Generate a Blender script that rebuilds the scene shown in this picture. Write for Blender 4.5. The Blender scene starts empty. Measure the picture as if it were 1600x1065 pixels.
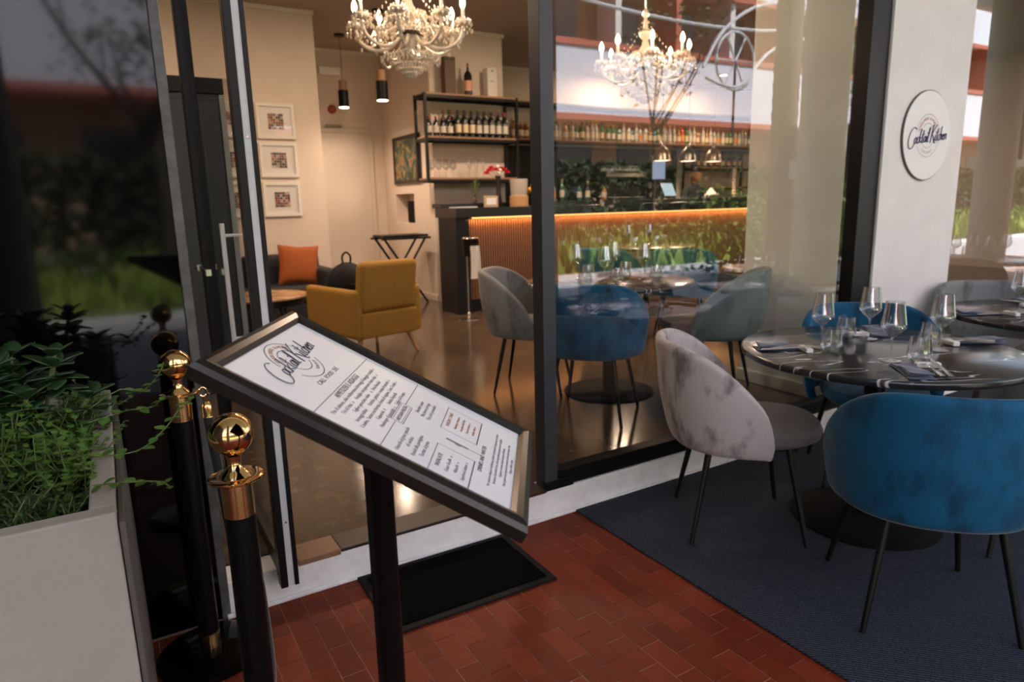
import bpy, bmesh, math, random
from mathutils import Vector, Matrix
random.seed(7)
S = bpy.context.scene
COL = S.collection
PI = math.pi
R = math.radians

# ------------------------------------------------------------------ camera
cam = bpy.data.cameras.new('camera'); camo = bpy.data.objects.new('camera', cam); COL.objects.link(camo)
yaw, pitch, roll = 0.53866, 0.2025, -0.02405
fwd = Vector((math.sin(yaw)*math.cos(pitch), math.cos(yaw)*math.cos(pitch), -math.sin(pitch)))
r0 = Vector((math.cos(yaw), -math.sin(yaw), 0)); u0 = r0.cross(fwd)
rr = r0*math.cos(roll)+u0*math.sin(roll); uu = -r0*math.sin(roll)+u0*math.cos(roll)
M = Matrix((rr, uu, -fwd)).transposed().to_4x4(); M.translation = Vector((0, 0, 1.40))
camo.matrix_world = M
cam.sensor_width = 36; cam.lens = 36*1040.7/1600; cam.clip_start = 0.05; cam.clip_end = 300
cam.dof.use_dof = True; cam.dof.focus_distance = 1.6; cam.dof.aperture_fstop = 4.0
S.camera = camo
# ------------------------------------------------------------------ world, sun, exposure
S.view_settings.view_transform = 'Standard'; S.view_settings.look = 'None'
S.view_settings.gamma = 1; S.view_settings.use_curve_mapping = False
S.view_settings.exposure = 0.05
W = bpy.data.worlds.new('world'); S.world = W; W.use_nodes = True
wn = W.node_tree.nodes; wl = W.node_tree.links
sky = wn.new('ShaderNodeTexSky'); sky.sky_type = 'NISHITA'; sky.sun_disc = False
sky.sun_elevation = R(50); sky.sun_rotation = R(35); sky.air_density = 1.2; sky.dust_density = 2.0
hs = wn.new('ShaderNodeHueSaturation'); hs.inputs['Saturation'].default_value = 0.95
wl.new(sky.outputs[0], hs.inputs['Color']); wl.new(hs.outputs[0], wn['Background'].inputs[0])
wn['Background'].inputs[1].default_value = 0.74
sl = bpy.data.lights.new('sun', 'SUN'); sl.energy = 26.0; sl.angle = R(0.6); sl.color = (1, .975, .95)
so = bpy.data.objects.new('sun', sl); COL.objects.link(so)
sdir = Vector((math.sin(R(35))*math.cos(R(50)), math.cos(R(35))*math.cos(R(50)), math.sin(R(50))))
so.rotation_euler = sdir.to_track_quat('Z', 'Y').to_euler(); so.location = (0, 10, 20)
S.cycles.max_bounces = 10; S.cycles.transparent_max_bounces = 24
S.cycles.sample_clamp_indirect = 4.0; S.cycles.sample_clamp_direct = 0
S.cycles.caustics_reflective = False; S.cycles.caustics_refractive = False

# ------------------------------------------------------------------ materials
MATS = {}
def mat(name, col, rough=.5, metal=0, noise=0, scale=8, bump=0, bscale=60, sheen=0, spec=.5, emit=None, es=0, coat=0, stretch=None, lo=None):
    """principled material; noise>0 mixes towards lo by a noise pattern of object coordinates"""
    if name in MATS: return MATS[name]
    m = bpy.data.materials.new(name); m.use_nodes = True
    n = m.node_tree.nodes; l = m.node_tree.links; b = n['Principled BSDF']
    b.inputs['Base Color'].default_value = (*col, 1); b.inputs['Roughness'].default_value = rough
    b.inputs['Metallic'].default_value = metal; b.inputs['Specular IOR Level'].default_value = spec
    if sheen: b.inputs['Sheen Weight'].default_value = sheen; b.inputs['Sheen Roughness'].default_value = .35
    if coat: b.inputs['Coat Weight'].default_value = coat; b.inputs['Coat Roughness'].default_value = .05
    if emit: b.inputs['Emission Color'].default_value = (*emit, 1); b.inputs['Emission Strength'].default_value = es
    if noise or bump:
        tc = n.new('ShaderNodeTexCoord'); mp = n.new('ShaderNodeMapping'); l.new(tc.outputs['Object'], mp.inputs[0])
        if stretch: mp.inputs['Scale'].default_value = stretch
    if noise:
        nz = n.new('ShaderNodeTexNoise'); nz.inputs['Scale'].default_value = scale; nz.inputs['Detail'].default_value = 6
        nz.inputs['Roughness'].default_value = .6
        l.new(mp.outputs[0], nz.inputs['Vector'])
        cr = n.new('ShaderNodeValToRGB'); l.new(nz.outputs['Fac'], cr.inputs[0])
        cr.color_ramp.elements[0].position = .5-.5*(1-min(noise, .95)); cr.color_ramp.elements[1].position = .68
        lo = lo or tuple(c*.55 for c in col)
        cr.color_ramp.elements[0].position = .34
        cr.color_ramp.elements[0].color = (*[c*noise+k*(1-noise) for c, k in zip(lo, col)], 1)
        cr.color_ramp.elements[1].color = (*col, 1)
        l.new(cr.outputs[0], b.inputs['Base Color'])
    if bump:
        n2 = n.new('ShaderNodeTexNoise'); n2.inputs['Scale'].default_value = bscale; n2.inputs['Detail'].default_value = 4
        l.new(mp.outputs[0], n2.inputs['Vector'])
        bp = n.new('ShaderNodeBump'); bp.inputs['Strength'].default_value = bump; bp.inputs['Distance'].default_value = .01
        l.new(n2.outputs['Fac'], bp.inputs['Height']); l.new(bp.outputs[0], b.inputs['Normal'])
    MATS[name] = m
    return m
def glassmat(name, tint, r0, gain=1.0, power=5):
    m = bpy.data.materials.new(name); m.use_nodes = True
    n = m.node_tree.nodes; l = m.node_tree.links; n.remove(n['Principled BSDF'])
    t = n.new('ShaderNodeBsdfTransparent'); t.inputs[0].default_value = (*tint, 1)
    g = n.new('ShaderNodeBsdfGlossy'); g.inputs['Roughness'].default_value = 0.0
    lw = n.new('ShaderNodeLayerWeight'); lw.inputs[0].default_value = .5
    p = n.new('ShaderNodeMath'); p.operation = 'POWER'; p.inputs[1].default_value = power; l.new(lw.outputs['Facing'], p.inputs[0])
    a = n.new('ShaderNodeMath'); a.operation = 'MULTIPLY_ADD'; a.inputs[1].default_value = gain*(1-r0); a.inputs[2].default_value = r0
    l.new(p.outputs[0], a.inputs[0])
    mx = n.new('ShaderNodeMixShader'); l.new(a.outputs[0], mx.inputs[0]); l.new(t.outputs[0], mx.inputs[1]); l.new(g.outputs[0], mx.inputs[2])
    l.new(mx.outputs[0], n['Material Output'].inputs[0])
    return m
def emat(name, col, s):
    m = bpy.data.materials.new(name); m.use_nodes = True
    n = m.node_tree.nodes; l = m.node_tree.links; n.remove(n['Principled BSDF'])
    e = n.new('ShaderNodeEmission'); e.inputs[0].default_value = (*col, 1); e.inputs[1].default_value = s
    l.new(e.outputs[0], n['Material Output'].inputs[0]); return m

pane_m = glassmat('window_glass', (.93, .95, .94), .12, 1.0, 4)
thin_glass = glassmat('thin_glass', (.965, .975, .98), .14, .9, 2.4)
crystal_m = glassmat('crystal', (.92, .9, .86), .25, .8, 2)
none_m = glassmat('clear_edge', (.97, .98, .97), .0, 0, 5)
black_metal = mat('black_metal', (.006, .006, .006), .42, noise=.3, scale=20, spec=.28)
frame_m = mat('dark_grey_frame', (.034, .038, .046), .42, noise=.4, scale=15)
frame_black = mat('frame_black', (.004, .004, .0045), .4, spec=.22)
white_strip = mat('weather_strip', (.55, .57, .58), .6, noise=.2, scale=30)
black_panel = mat('black_gloss', (.0015, .0015, .002), .05, spec=.28)
gold = mat('polished_gold', (.86, .55, .25), .08, metal=1)
gold2 = mat('satin_gold', (.78, .48, .2), .2, metal=1)
postblack = mat('post_black', (.0025, .0025, .003), .38, spec=.2)
white_plaster = mat('white_plaster', (.74, .72, .70), .75, noise=.15, scale=5, bump=.15, bscale=25)
white_step = mat('painted_concrete', (.80, .80, .79), .7, noise=.45, scale=14, lo=(.55, .55, .54), bump=.5, bscale=30)
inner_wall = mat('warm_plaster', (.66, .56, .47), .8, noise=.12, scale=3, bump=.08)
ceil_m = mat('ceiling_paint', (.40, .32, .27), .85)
olive_wall = mat('sage_plaster', (.76, .755, .66), .75, noise=.12, scale=4)
door_paint = mat('door_paint', (.58, .51, .43), .55)
wood_shelf = mat('shelf_wood', (.32, .17, .085), .5, noise=.6, scale=9, stretch=(1, 12, 12))
leather_org = mat('orange_fabric', (.33, .075, .008), .8, noise=.35, scale=12, sheen=.3)
mustard = mat('mustard_fabric', (.36, .185, .025), .85, noise=.2, scale=40, bump=.3, bscale=400)
lightwood = mat('beech_wood', (.55, .27, .13), .4, noise=.4, scale=8, stretch=(10, 10, 1))
white_ceramic = mat('white_ceramic', (.78, .77, .74), .25)
steel = mat('steel', (.62, .6, .56), .22, metal=1)
napkin_m = mat('navy_napkin', (.05, .075, .14), .8, noise=.3, scale=60, sheen=.3)
paper = mat('menu_paper', (.72, .72, .74), .45)
ink = mat('ink', (.03, .03, .04), .6)
ink_light = mat('ink_grey', (.2, .2, .22), .6)
ink_red = mat('ink_rust', (.42, .16, .08), .6)
ink_navy = mat('ink_navy', (.03, .03, .12), .6)
dark_brown_frame = mat('bronze_frame', (.009, .006, .005), .26, spec=.45)
stone_brown = mat('brown_stone', (.22, .115, .06), .5, noise=.4, scale=30)
dark_track = mat('dark_track', (.022, .014, .012), .4)
rubber = mat('black_rubber', (.004, .004, .005), .65, spec=.15)
def velvet(name, col, lo, sc=6):
    m = mat(name, col, .75, noise=1, scale=sc, lo=lo, sheen=.22, bump=.12, bscale=180, stretch=(1, 1, .5), spec=.25)
    cr = [n for n in m.node_tree.nodes if n.type == 'VALTORGB'][0]; cr.color_ramp.elements[0].position = .33; cr.color_ramp.elements[1].position = .50
    return m
blue_v = velvet('blue_velvet', (.003, .085, .180), (.002, .030, .070), 8)
grey_v = velvet('silver_velvet', (.44, .40, .39), (.16, .145, .145), 11)
grey_seat = mat('taupe_velvet', (.135, .12, .108), .8, noise=.5, scale=8, sheen=.2)
dgrey_v = velvet('slate_velvet', (.20, .205, .215), (.10, .10, .105), 10)
green_v = velvet('sage_velvet', (.17, .21, .20), (.085, .11, .105), 9)
mid_v = velvet('grey_velvet', (.25, .25, .235), (.13, .13, .12), 9)
olive_v = velvet('olive_velvet', (.10, .095, .08), (.05, .05, .045), 9)

def marble():
    m = mat('black_marble', (.02, .02, .021), .16, spec=.55)
    n = m.node_tree.nodes; l = m.node_tree.links; b = n['Principled BSDF']
    tc = n.new('ShaderNodeTexCoord'); mp = n.new('ShaderNodeMapping'); mp.inputs['Scale'].default_value = (1, 4.5, 1)
    nz = n.new('ShaderNodeTexNoise'); nz.inputs['Scale'].default_value = 1.7; nz.inputs['Detail'].default_value = 2.0
    sub = n.new('ShaderNodeMath'); sub.operation = 'SUBTRACT'; sub.inputs[1].default_value = .5
    ab = n.new('ShaderNodeMath'); ab.operation = 'ABSOLUTE'
    cr = n.new('ShaderNodeValToRGB'); e = cr.color_ramp.elements
    e[0].position = .0025; e[0].color = (.62, .61, .59, 1); e[1].position = .0085; e[1].color = (.02, .02, .021, 1)
    n3 = n.new('ShaderNodeTexNoise'); n3.inputs['Scale'].default_value = 4.5
    c3 = n.new('ShaderNodeValToRGB'); c3.color_ramp.elements[0].position = .43; c3.color_ramp.elements[1].position = .47
    mx = n.new('ShaderNodeMixRGB'); mx.inputs[1].default_value = (.02, .02, .021, 1)
    l.new(tc.outputs['Object'], mp.inputs[0]); l.new(mp.outputs[0], nz.inputs['Vector']); l.new(tc.outputs['Object'], n3.inputs['Vector'])
    l.new(nz.outputs['Fac'], sub.inputs[0]); l.new(sub.outputs[0], ab.inputs[0]); l.new(ab.outputs[0], cr.inputs[0])
    l.new(n3.outputs['Fac'], c3.inputs[0]); l.new(c3.outputs[0], mx.inputs[0]); l.new(cr.outputs[0], mx.inputs[2]); l.new(mx.outputs[0], b.inputs['Base Color'])
    return m
marble_m = marble()
def carpet_mat():
    m = mat('woven_carpet', (.02, .02, .03), .95, spec=.15)
    n = m.node_tree.nodes; l = m.node_tree.links; b = n['Principled BSDF']
    tc = n.new('ShaderNodeTexCoord')
    a = n.new('ShaderNodeTexWave'); a.inputs['Scale'].default_value = 42; a.bands_direction = 'DIAGONAL'; a.inputs['Distortion'].default_value = 3; a.inputs['Detail Scale'].default_value = 12
    v = n.new('ShaderNodeTexVoronoi'); v.inputs['Scale'].default_value = 170
    l.new(tc.outputs['Object'], a.inputs['Vector']); l.new(tc.outputs['Object'], v.inputs['Vector'])
    mx = n.new('ShaderNodeMath'); mx.operation = 'MULTIPLY'; l.new(a.outputs['Fac'], mx.inputs[0]); l.new(v.outputs['Distance'], mx.inputs[1])
    cr = n.new('ShaderNodeValToRGB'); cr.color_ramp.elements[0].color = (.007, .009, .013, 1); cr.color_ramp.elements[1].color = (.060, .070, .096, 1); cr.color_ramp.elements[1].position = .5
    l.new(mx.outputs[0], cr.inputs[0]); l.new(cr.outputs[0], b.inputs['Base Color'])
    bp = n.new('ShaderNodeBump'); bp.inputs['Strength'].default_value = .6; bp.inputs['Distance'].default_value = .004
    l.new(mx.outputs[0], bp.inputs['Height']); l.new(bp.outputs[0], b.inputs['Normal'])
    return m
carpet_m = carpet_mat()
def concrete_floor():
    m = mat('polished_concrete', (.095, .064, .040), .15, noise=.8, scale=1.6, lo=(.045, .032, .022), spec=.6)
    n = m.node_tree.nodes; l = m.node_tree.links; b = n['Principled BSDF']
    base = b.inputs['Base Color'].links[0].from_socket
    n2 = n.new('ShaderNodeTexNoise'); n2.inputs['Scale'].default_value = 9; n2.inputs['Detail'].default_value = 10; n2.inputs['Roughness'].default_value = .75
    tc = n.new('ShaderNodeTexCoord'); l.new(tc.outputs['Object'], n2.inputs['Vector'])
    cr = n.new('ShaderNodeValToRGB'); cr.color_ramp.elements[0].position = .52; cr.color_ramp.elements[1].position = .72; cr.color_ramp.elements[1].color = (.8, .8, .8, 1)
    l.new(n2.outputs['Fac'], cr.inputs[0])
    mx = n.new('ShaderNodeMixRGB'); mx.inputs[2].default_value = (.17, .12, .075, 1); l.new(cr.outputs[0], mx.inputs[0]); l.new(base, mx.inputs[1]); l.new(mx.outputs[0], b.inputs['Base Color'])
    return m
floor_m = concrete_floor()
tile_ms = [mat('terracotta_%d' % i, c, .55, noise=.35, scale=18, bump=.2, bscale=60, spec=.15) for i, c in enumerate([(.170, .028, .011), (.140, .023, .009), (.20, .034, .013), (.155, .026, .010)])]
grout = mat('grout', (.40, .26, .21), .9, noise=.4, scale=40)

# ------------------------------------------------------------------ mesh helpers
class MB:
    def __init__(s): s.v = []; s.f = []; s.mi = []; s.m = Matrix()
    def add(s, vs, fs, mi=0):
        k = len(s.v); s.v += [tuple(s.m @ Vector(p)) for p in vs]; s.f += [tuple(k+i for i in f) for f in fs]; s.mi += [mi]*len(fs); return s
    def box(s, x0, x1, y0, y1, z0, z1, mi=0):
        vs = [(x, y, z) for x in (x0, x1) for y in (y0, y1) for z in (z0, z1)]
        return s.add(vs, [(0, 1, 3, 2), (4, 6, 7, 5), (0, 4, 5, 1), (2, 3, 7, 6), (0, 2, 6, 4), (1, 5, 7, 3)], mi)
    def lathe(s, prof, n=24, c=(0, 0, 0), cap=True, mi=0, sx=1, sy=1):
        vs = []; fs = []
        for (r, z) in prof:
            for i in range(n):
                a = 2*PI*i/n; vs.append((c[0]+r*math.cos(a)*sx, c[1]+r*math.sin(a)*sy, c[2]+z))
        for j in range(len(prof)-1):
            for i in range(n):
                i2 = (i+1) % n; fs.append((j*n+i, j*n+i2, (j+1)*n+i2, (j+1)*n+i))
        if cap: fs.append(tuple(range(n-1, -1, -1))); fs.append(tuple((len(prof)-1)*n+i for i in range(n)))
        return s.add(vs, fs, mi)
    def tube(s, pts, r, n=8, mi=0, cap=True, closed=False):
        pts = [Vector(p) for p in pts]; N = len(pts); vs = []; fs = []
        rad = r if isinstance(r, (list, tuple)) else [r]*N
        up = None
        for i, p in enumerate(pts):
            if closed: d = pts[(i+1) % N]-pts[i-1]
            else: d = pts[min(i+1, N-1)]-pts[max(i-1, 0)]
            d.normalize()
            if up is None: up = Vector((0, 0, 1)) if abs(d.z) < .9 else Vector((1, 0, 0))
            sd = d.cross(up)
            if sd.length < 1e-5: sd = d.cross(Vector((1, .1, 0)))
            sd.normalize(); up = sd.cross(d).normalized()
            for k in range(n):
                a = 2*PI*k/n; vs.append(p+rad[i]*(math.cos(a)*sd+math.sin(a)*up))
        for i in range(N if closed else N-1):
            for k in range(n):
                k2 = (k+1) % n; j = (i+1) % N; fs.append((i*n+k, i*n+k2, j*n+k2, j*n+k))
        if cap and not closed: fs.append(tuple(range(n-1, -1, -1))); fs.append(tuple((N-1)*n+k for k in range(n)))
        return s.add(vs, fs, mi)
    def sphere(s, c, r, n=12, m=8, mi=0, sz=1):
        return s.lathe([(max(r*math.sin(PI*j/m), 1e-4), -r*sz*math.cos(PI*j/m)) for j in range(m+1)], n, c, False, mi)
    def prism(s, pts, z0, z1, mi=0):
        n = len(pts); vs = [(x, y, z0) for x, y in pts]+[(x, y, z1) for x, y in pts]
        return s.add(vs, [tuple(range(n-1, -1, -1)), tuple(range(n, 2*n))]+[(i, (i+1) % n, n+(i+1) % n, n+i) for i in range(n)], mi)
    def mesh(s, name, mats, smooth=False):
        me = bpy.data.meshes.new(name); me.from_pydata(s.v, [], s.f)
        for m in (mats if isinstance(mats, (list, tuple)) else [mats]): me.materials.append(m)
        me.polygons.foreach_set('material_index', s.mi)
        if smooth: me.polygons.foreach_set('use_smooth', [True]*len(s.f))
        bm = bmesh.new(); bm.from_mesh(me); bmesh.ops.recalc_face_normals(bm, faces=bm.faces); bm.to_mesh(me); bm.free()
        me.update(); return me
    def build(s, name, mats, parent=None, smooth=False, bevel=0, sub=0, solid=0, label=None, seg=2):
        o = bpy.data.objects.new(name, s.mesh(name, mats, smooth)); COL.objects.link(o)
        if parent: o.parent = parent
        if solid:
            d = o.modifiers.new('s', 'SOLIDIFY'); d.thickness = solid; d.offset = -1
        if bevel:
            d = o.modifiers.new('b', 'BEVEL'); d.width = bevel; d.segments = seg; d.limit_method = 'ANGLE'; d.angle_limit = R(40)
            for p in o.data.polygons: p.use_smooth = False
        if sub:
            d = o.modifiers.new('u', 'SUBSURF'); d.levels = sub; d.render_levels = sub
        if smooth and not sub:
            mod = None
            try:
                sh = o.data; sh.set_sharp_from_angle(angle=R(38))
            except Exception: pass
        if label: o['label'] = label
        return o
def thing(name, label, cat, loc=(0, 0, 0), rz=0, group=None, rot=None):
    o = bpy.data.objects.new(name, None); COL.objects.link(o); o.location = loc
    o.rotation_euler = rot if rot else (0, 0, rz); o['label'] = label; o['category'] = cat
    o.empty_display_size = .1
    if group: o['group'] = group
    return o
def tag(o, label, cat, group=None):
    o['label'] = label; o['category'] = cat
    if group: o['group'] = group
    return o
def struct(o): o['kind'] = 'structure'; return o
def stuff(o): o['kind'] = 'stuff'; return o
def dup(root, loc=None, rz=None, label=None, group=None, remap=None):
    r = root.copy(); COL.objects.link(r)
    if loc is not None: r.location = loc
    if rz is not None: r.rotation_euler = (0, 0, rz)
    if label: r['label'] = label
    if group: r['group'] = group
    def kids(src, dst):
        for ch in src.children:
            c = ch.copy(); COL.objects.link(c); c.parent = dst
            if remap and c.type == 'MESH':
                key = tuple(remap.get(m.name, m.name) if m else '' for m in ch.data.materials)
                if any(m and m.name in remap for m in ch.data.materials):
                    ck = (ch.data.name, key)
                    if ck not in RM:
                        d = ch.data.copy()
                        for i, m in enumerate(d.materials):
                            if m and m.name in remap: d.materials[i] = bpy.data.materials[remap[m.name]]
                        RM[ck] = d
                    c.data = RM[ck]
            kids(ch, c)
    kids(root, r)
    return r
RM = {}
def spline(pts, k=6, closed=False):
    out = []; n = len(pts); P = [Vector(p) for p in pts]
    rng = n if closed else n-1
    for i in range(rng):
        p0 = P[(i-1) % n] if closed or i > 0 else P[0]; p1 = P[i]; p2 = P[(i+1) % n]; p3 = P[(i+2) % n] if closed or i+2 < n else P[-1]
        for j in range(k):
            t = j/k
            out.append(.5*((2*p1)+(-p0+p2)*t+(2*p0-5*p1+4*p2-p3)*t*t+(-p0+3*p1-3*p2+p3)*t**3))
    if not closed: out.append(P[-1])
    return out
def text_mesh(body, size, align='CENTER', extrude=0.0003, shear=0, sx=1):
    c = bpy.data.curves.new('t', 'FONT'); c.body = body; c.size = size; c.align_x = align; c.align_y = 'CENTER'; c.extrude = extrude; c.shear = shear
    c.resolution_u = 2
    o = bpy.data.objects.new('t', c); COL.objects.link(o)
    bpy.context.view_layer.update()
    me = bpy.data.meshes.new_from_object(o.evaluated_get(bpy.context.evaluated_depsgraph_get()))
    vs = [(v.co.x*sx, v.co.y, v.co.z) for v in me.vertices]; fs = [tuple(p.vertices) for p in me.polygons]
    bpy.data.objects.remove(o); bpy.data.curves.remove(c); bpy.data.meshes.remove(me)
    return vs, fs
# hand-drawn script lettering, strokes on a unit grid (x advance, strokes)
def ell(cx, cy, rx, ry, a0, a1, n=9): return [(cx+rx*math.cos(R(a0+(a1-a0)*i/n)), cy+ry*math.sin(R(a0+(a1-a0)*i/n))) for i in range(n+1)]
GL = {
 'C': (.95, [ell(.55, .55, .62, .95, 55, 330, 14)]),
 'o': (.40, [ell(.2, .3, .16, .28, 90, 450)+[(.42, .42)]]),
 'c': (.36, [ell(.22, .3, .18, .28, 60, 320)]),
 'k': (.42, [[(.05, 0), (.08, 1.3)], [(.36, .58), (.08, .25), (.24, .2), (.4, .02)]]),
 't': (.32, [[(.14, 1.15), (.12, .1), (.3, .05)], [(-.02, .72), (.34, .8)]]),
 'a': (.44, [ell(.2, .3, .16, .27, 60, 420), [(.37, .58), (.35, .1), (.48, .06)]]),
 'i': (.22, [[(.08, .55), (.08, .1), (.22, .05)], [(.1, .82), (.11, .9)]]),
 'l': (.24, [[(.05, .1), (.16, 1.0), (.12, 1.35), (.06, 1.0), (.08, .1), (.26, .05)]]),
 ' ': (.25, []),
 'K': (.75, [[(.12, -.1), (.16, 1.55)], [(.75, 1.5), (.16, .7), (.35, .6), (.85, -.15), (1.05, -.1)]]),
 'h': (.42, [[(.05, 0), (.08, 1.3)], [(.08, .35), (.22, .58), (.34, .45), (.33, .1), (.44, .05)]]),
 'e': (.38, [[(.05, .3), (.3, .36), (.2, .58), (.05, .3), (.2, .03), (.38, .12)]]),
 'n': (.46, [[(.05, 0), (.06, .55)], [(.06, .35), (.22, .58), (.34, .45), (.33, .1), (.5, .08)]]),
}
def script_text(mb, s, width, thick, org, ux, uy, nrm, shear=.25, mi=0, slope=0):
    tot = sum(GL[c][0] for c in s); k = width/tot; x = -tot/2
    for c in s:
        adv, st = GL[c]
        for stroke in st:
            pts = spline([((x+px+py*shear)*k, (py-.4)*k+slope*(x+px)*k, 0) for px, py in stroke], 3)
            mb.tube([org+ux*p.x+uy*p.y+nrm*.0006 for p in pts], thick, 4, mi)
        x += adv

# ------------------------------------------------------------------ exterior structure
FY = 2.325
def tiles():
    root = struct(MB().box(-6, 16, -1.2, FY+.02, -.06, -.0016).build('floor_pavement', grout))
    tm = []
    for m in tile_ms:
        b = MB(); w, h, g = .0377, .0764, 0
        b.prism([(-w, -h), (w, -h), (w, h), (-w, h)], -.012, 0)
        k = b.mesh('tile', m); tm.append(k)
    near = []; rest = MB()
    px, py = .0775, .1555
    for i in range(-70, 90):
        x = 1.457+px*(i+.5)
        for j in range(-24, 4):
            y = 2.043+py*(j+.5)+(py/2 if i % 2 else 0)
            if y > FY-.05 or y < -1.15: continue
            cx = x > 1.76
            vis = .12 < x < 1.76 and y > .86 and (x-0.12)*1.0 > (1.3-y)*.25
            if vis and not cx: near.append((x, y))
            elif not (1.9 < x < 9 and y > -.1):
                z = random.uniform(-.0006, .0006); w, h = .0378, .0764
                rest.add([(x-w, y-h, z), (x+w, y-h, z), (x+w, y+h, z), (x-w, y+h, z)], [(0, 1, 2, 3)], random.randrange(4))
    for x, y in near[:300]:
        o = bpy.data.objects.new('tile', random.choice(tm)); COL.objects.link(o); o.parent = root
        o.location = (x, y, random.uniform(-.0010, .0006)); o.rotation_euler = (random.uniform(-.004, .004), random.uniform(-.004, .004), random.uniform(-.006, .006))
    for x, y in near[300:]:
        w, h = .0378, .0764; rest.add([(x-w, y-h, 0), (x+w, y-h, 0), (x+w, y+h, 0), (x-w, y+h, 0)], [(0, 1, 2, 3)], random.randrange(4))
    # cut row along the step
    for i in range(-14, 6):
        x = 1.457+px*(i+.5); y0 = 2.043+py*2+(py/2 if i % 2 else 0)
        while y0 > FY-.02: y0 -= py
        y0 = max(y0, FY-.128 if i % 2 else y0)
    stuff(rest.build('tile_field', tile_ms, root))
    e = MB()   # the row of cut tiles against the step
    for i in range(-70, 90):
        x = 1.457+px*(i+.5); top = None
        for j in range(-24, 4):
            y = 2.043+py*(j+.5)+(py/2 if i % 2 else 0)
            if y > FY-.05: top = y-py/2; break
        if top is not None and FY-top > .01 and not (1.9 < x < 9):
            e.box(x-.0378, x+.0378, top+.0015, FY-.002, -.01, 0, random.randrange(4))
    stuff(e.build('cut_tile_row', tile_ms, root))
    return len(near)
NT = tiles()
step = MB(); step.box(.2, 16, FY, 2.45, 0, .133); step.box(.2, 16, FY-.012, FY, 0, .018)
struct(step.build('trim_1', white_step, bevel=.004))
thr = MB(); thr.box(.615, 1.55, FY-.004, 2.45, .128, .142)
struct(thr.build('trim_2', dark_track, bevel=.002))
tag(MB().box(.455, .613, FY-.006, 2.45, .120, .143).build('threshold_stone', stone_brown, bevel=.003), 'brown stone slab at the left end of the doorway threshold', 'threshold stone')
# facade openings
def frame_post(w, name, x0, x1, y0, y1, z0, z1, m): return MB().box(x0, x1, y0, y1, z0, z1).build(name, m, w, bevel=.003)
w1 = bpy.data.objects.new('window_1', None); COL.objects.link(w1); struct(w1)
frame_post(w1, 'mullion', 1.55, 1.615, FY+.004, 2.41, .135, 3.0, frame_m)
frame_post(w1, 'bottom_rail', 1.615, 3.74, FY+.012, 2.41, .133, .21, frame_black)
frame_post(w1, 'end_post', 3.745, 3.925, FY+.004, 2.43, .133, 3.0, frame_black)
frame_post(w1, 'top_rail', -.3, 3.925, FY+.004, 2.41, 3.0, 3.1, frame_black)
frame_post(w1, 'mullion_foot', 1.548, 1.70, FY-.004, FY+.03, .133, .175, frame_black)
g = MB().add([(1.615, 2.37, .21), (3.745, 2.37, .21), (3.745, 2.37, 3.0), (1.615, 2.37, 3.0)], [(0, 1, 2, 3)]).build('glass_pane', pane_m, w1)
w2 = bpy.data.objects.new('window_2', None); COL.objects.link(w2); struct(w2)
frame_post(w2, 'bottom_rail', 4.80, 12.0, FY+.012, 2.41, .133, .21, frame_black)
frame_post(w2, 'top_rail', 4.80, 12.0, FY+.012, 2.41, 3.0, 3.1, frame_black)
frame_post(w2, 'end_post', 9.4, 9.5, FY+.012, 2.41, .133, 3.0, frame_black)
MB().add([(4.80, 2.37, .21), (9.4, 2.37, .21), (9.4, 2.37, 3.0), (4.80, 2.37, 3.0)], [(0, 1, 2, 3)]).build('glass_pane', pane_m, w2)
struct(MB().box(3.926, 4.80, FY-.01, 2.5, 0, 3.3).build('wall_pier', white_plaster, bevel=.004))
struct(MB().box(9.5, 16, FY, 2.6, 0, 3.3).build('wall_right_end', white_plaster))
struct(MB().box(-6, 16, FY, 2.6, 3.1, 6.2).build('wall_upper', white_plaster))
struct(MB().box(-6, 16, -1.3, FY, 4.4, 4.6).build('ceiling_portico', white_plaster))
bp = bpy.data.objects.new('wall_black_panel', None); COL.objects.link(bp); struct(bp)
MB().box(-3, .185, FY+.012, 2.38, 0, 3.1).build('glossy_panel', black_panel, bp)
MB().box(.185, .214, FY-.004, 2.40, 0, 3.1).build('edge_strip', mat('weathered_edge', (.045, .045, .045), .45, noise=1, scale=20, lo=(.1, .098, .092)), bp, bevel=.003)
# ------------------------------------------------------------------ folding glass door leaf
dl = thing('glass_door_leaf', 'open black-framed glass door leaf standing square to the facade', 'door', (.019, .02, 0))
MB().box(.352, .377, 2.20, 2.245, .11, 3.0).build('stile', frame_black, dl, bevel=.002)
MB().box(.399, .414, 2.20, 2.245, .11, 3.0).build('stile', frame_black, dl, bevel=.002)
ws = MB().box(.377, .399, 2.205, 2.24, .112, 3.0).build('weather_strip', white_strip, dl, label='pale grey brush seal down the leaf edge')
for zz in (.35, .95, 1.62, 2.2): MB().lathe([(.004, 0), (.004, .002)], 8).build('screw', steel, ws).matrix_local = Matrix.Translation((.388, 2.203, zz)) @ Matrix.Rotation(PI/2, 4, 'X')
MB().box(.36, .40, 2.245, 3.40, .11, .20).build('bottom_rail', frame_black, dl, bevel=.003)
MB().box(.36, .40, 2.245, 3.40, 2.92, 3.0).build('top_rail', frame_black, dl, bevel=.003)
MB().box(.352, .41, 3.40, 3.46, .11, 3.0).build('hinge_stile', frame_black, dl, bevel=.003)
MB().add([(.38, 2.245, .20), (.38, 3.40, .20), (.38, 3.40, 2.92), (.38, 2.245, 2.92)], [(0, 1, 2, 3)]).build('glass_pane', glassmat('door_glass', (.86, .87, .85), .05, 1, 5), dl)
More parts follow.
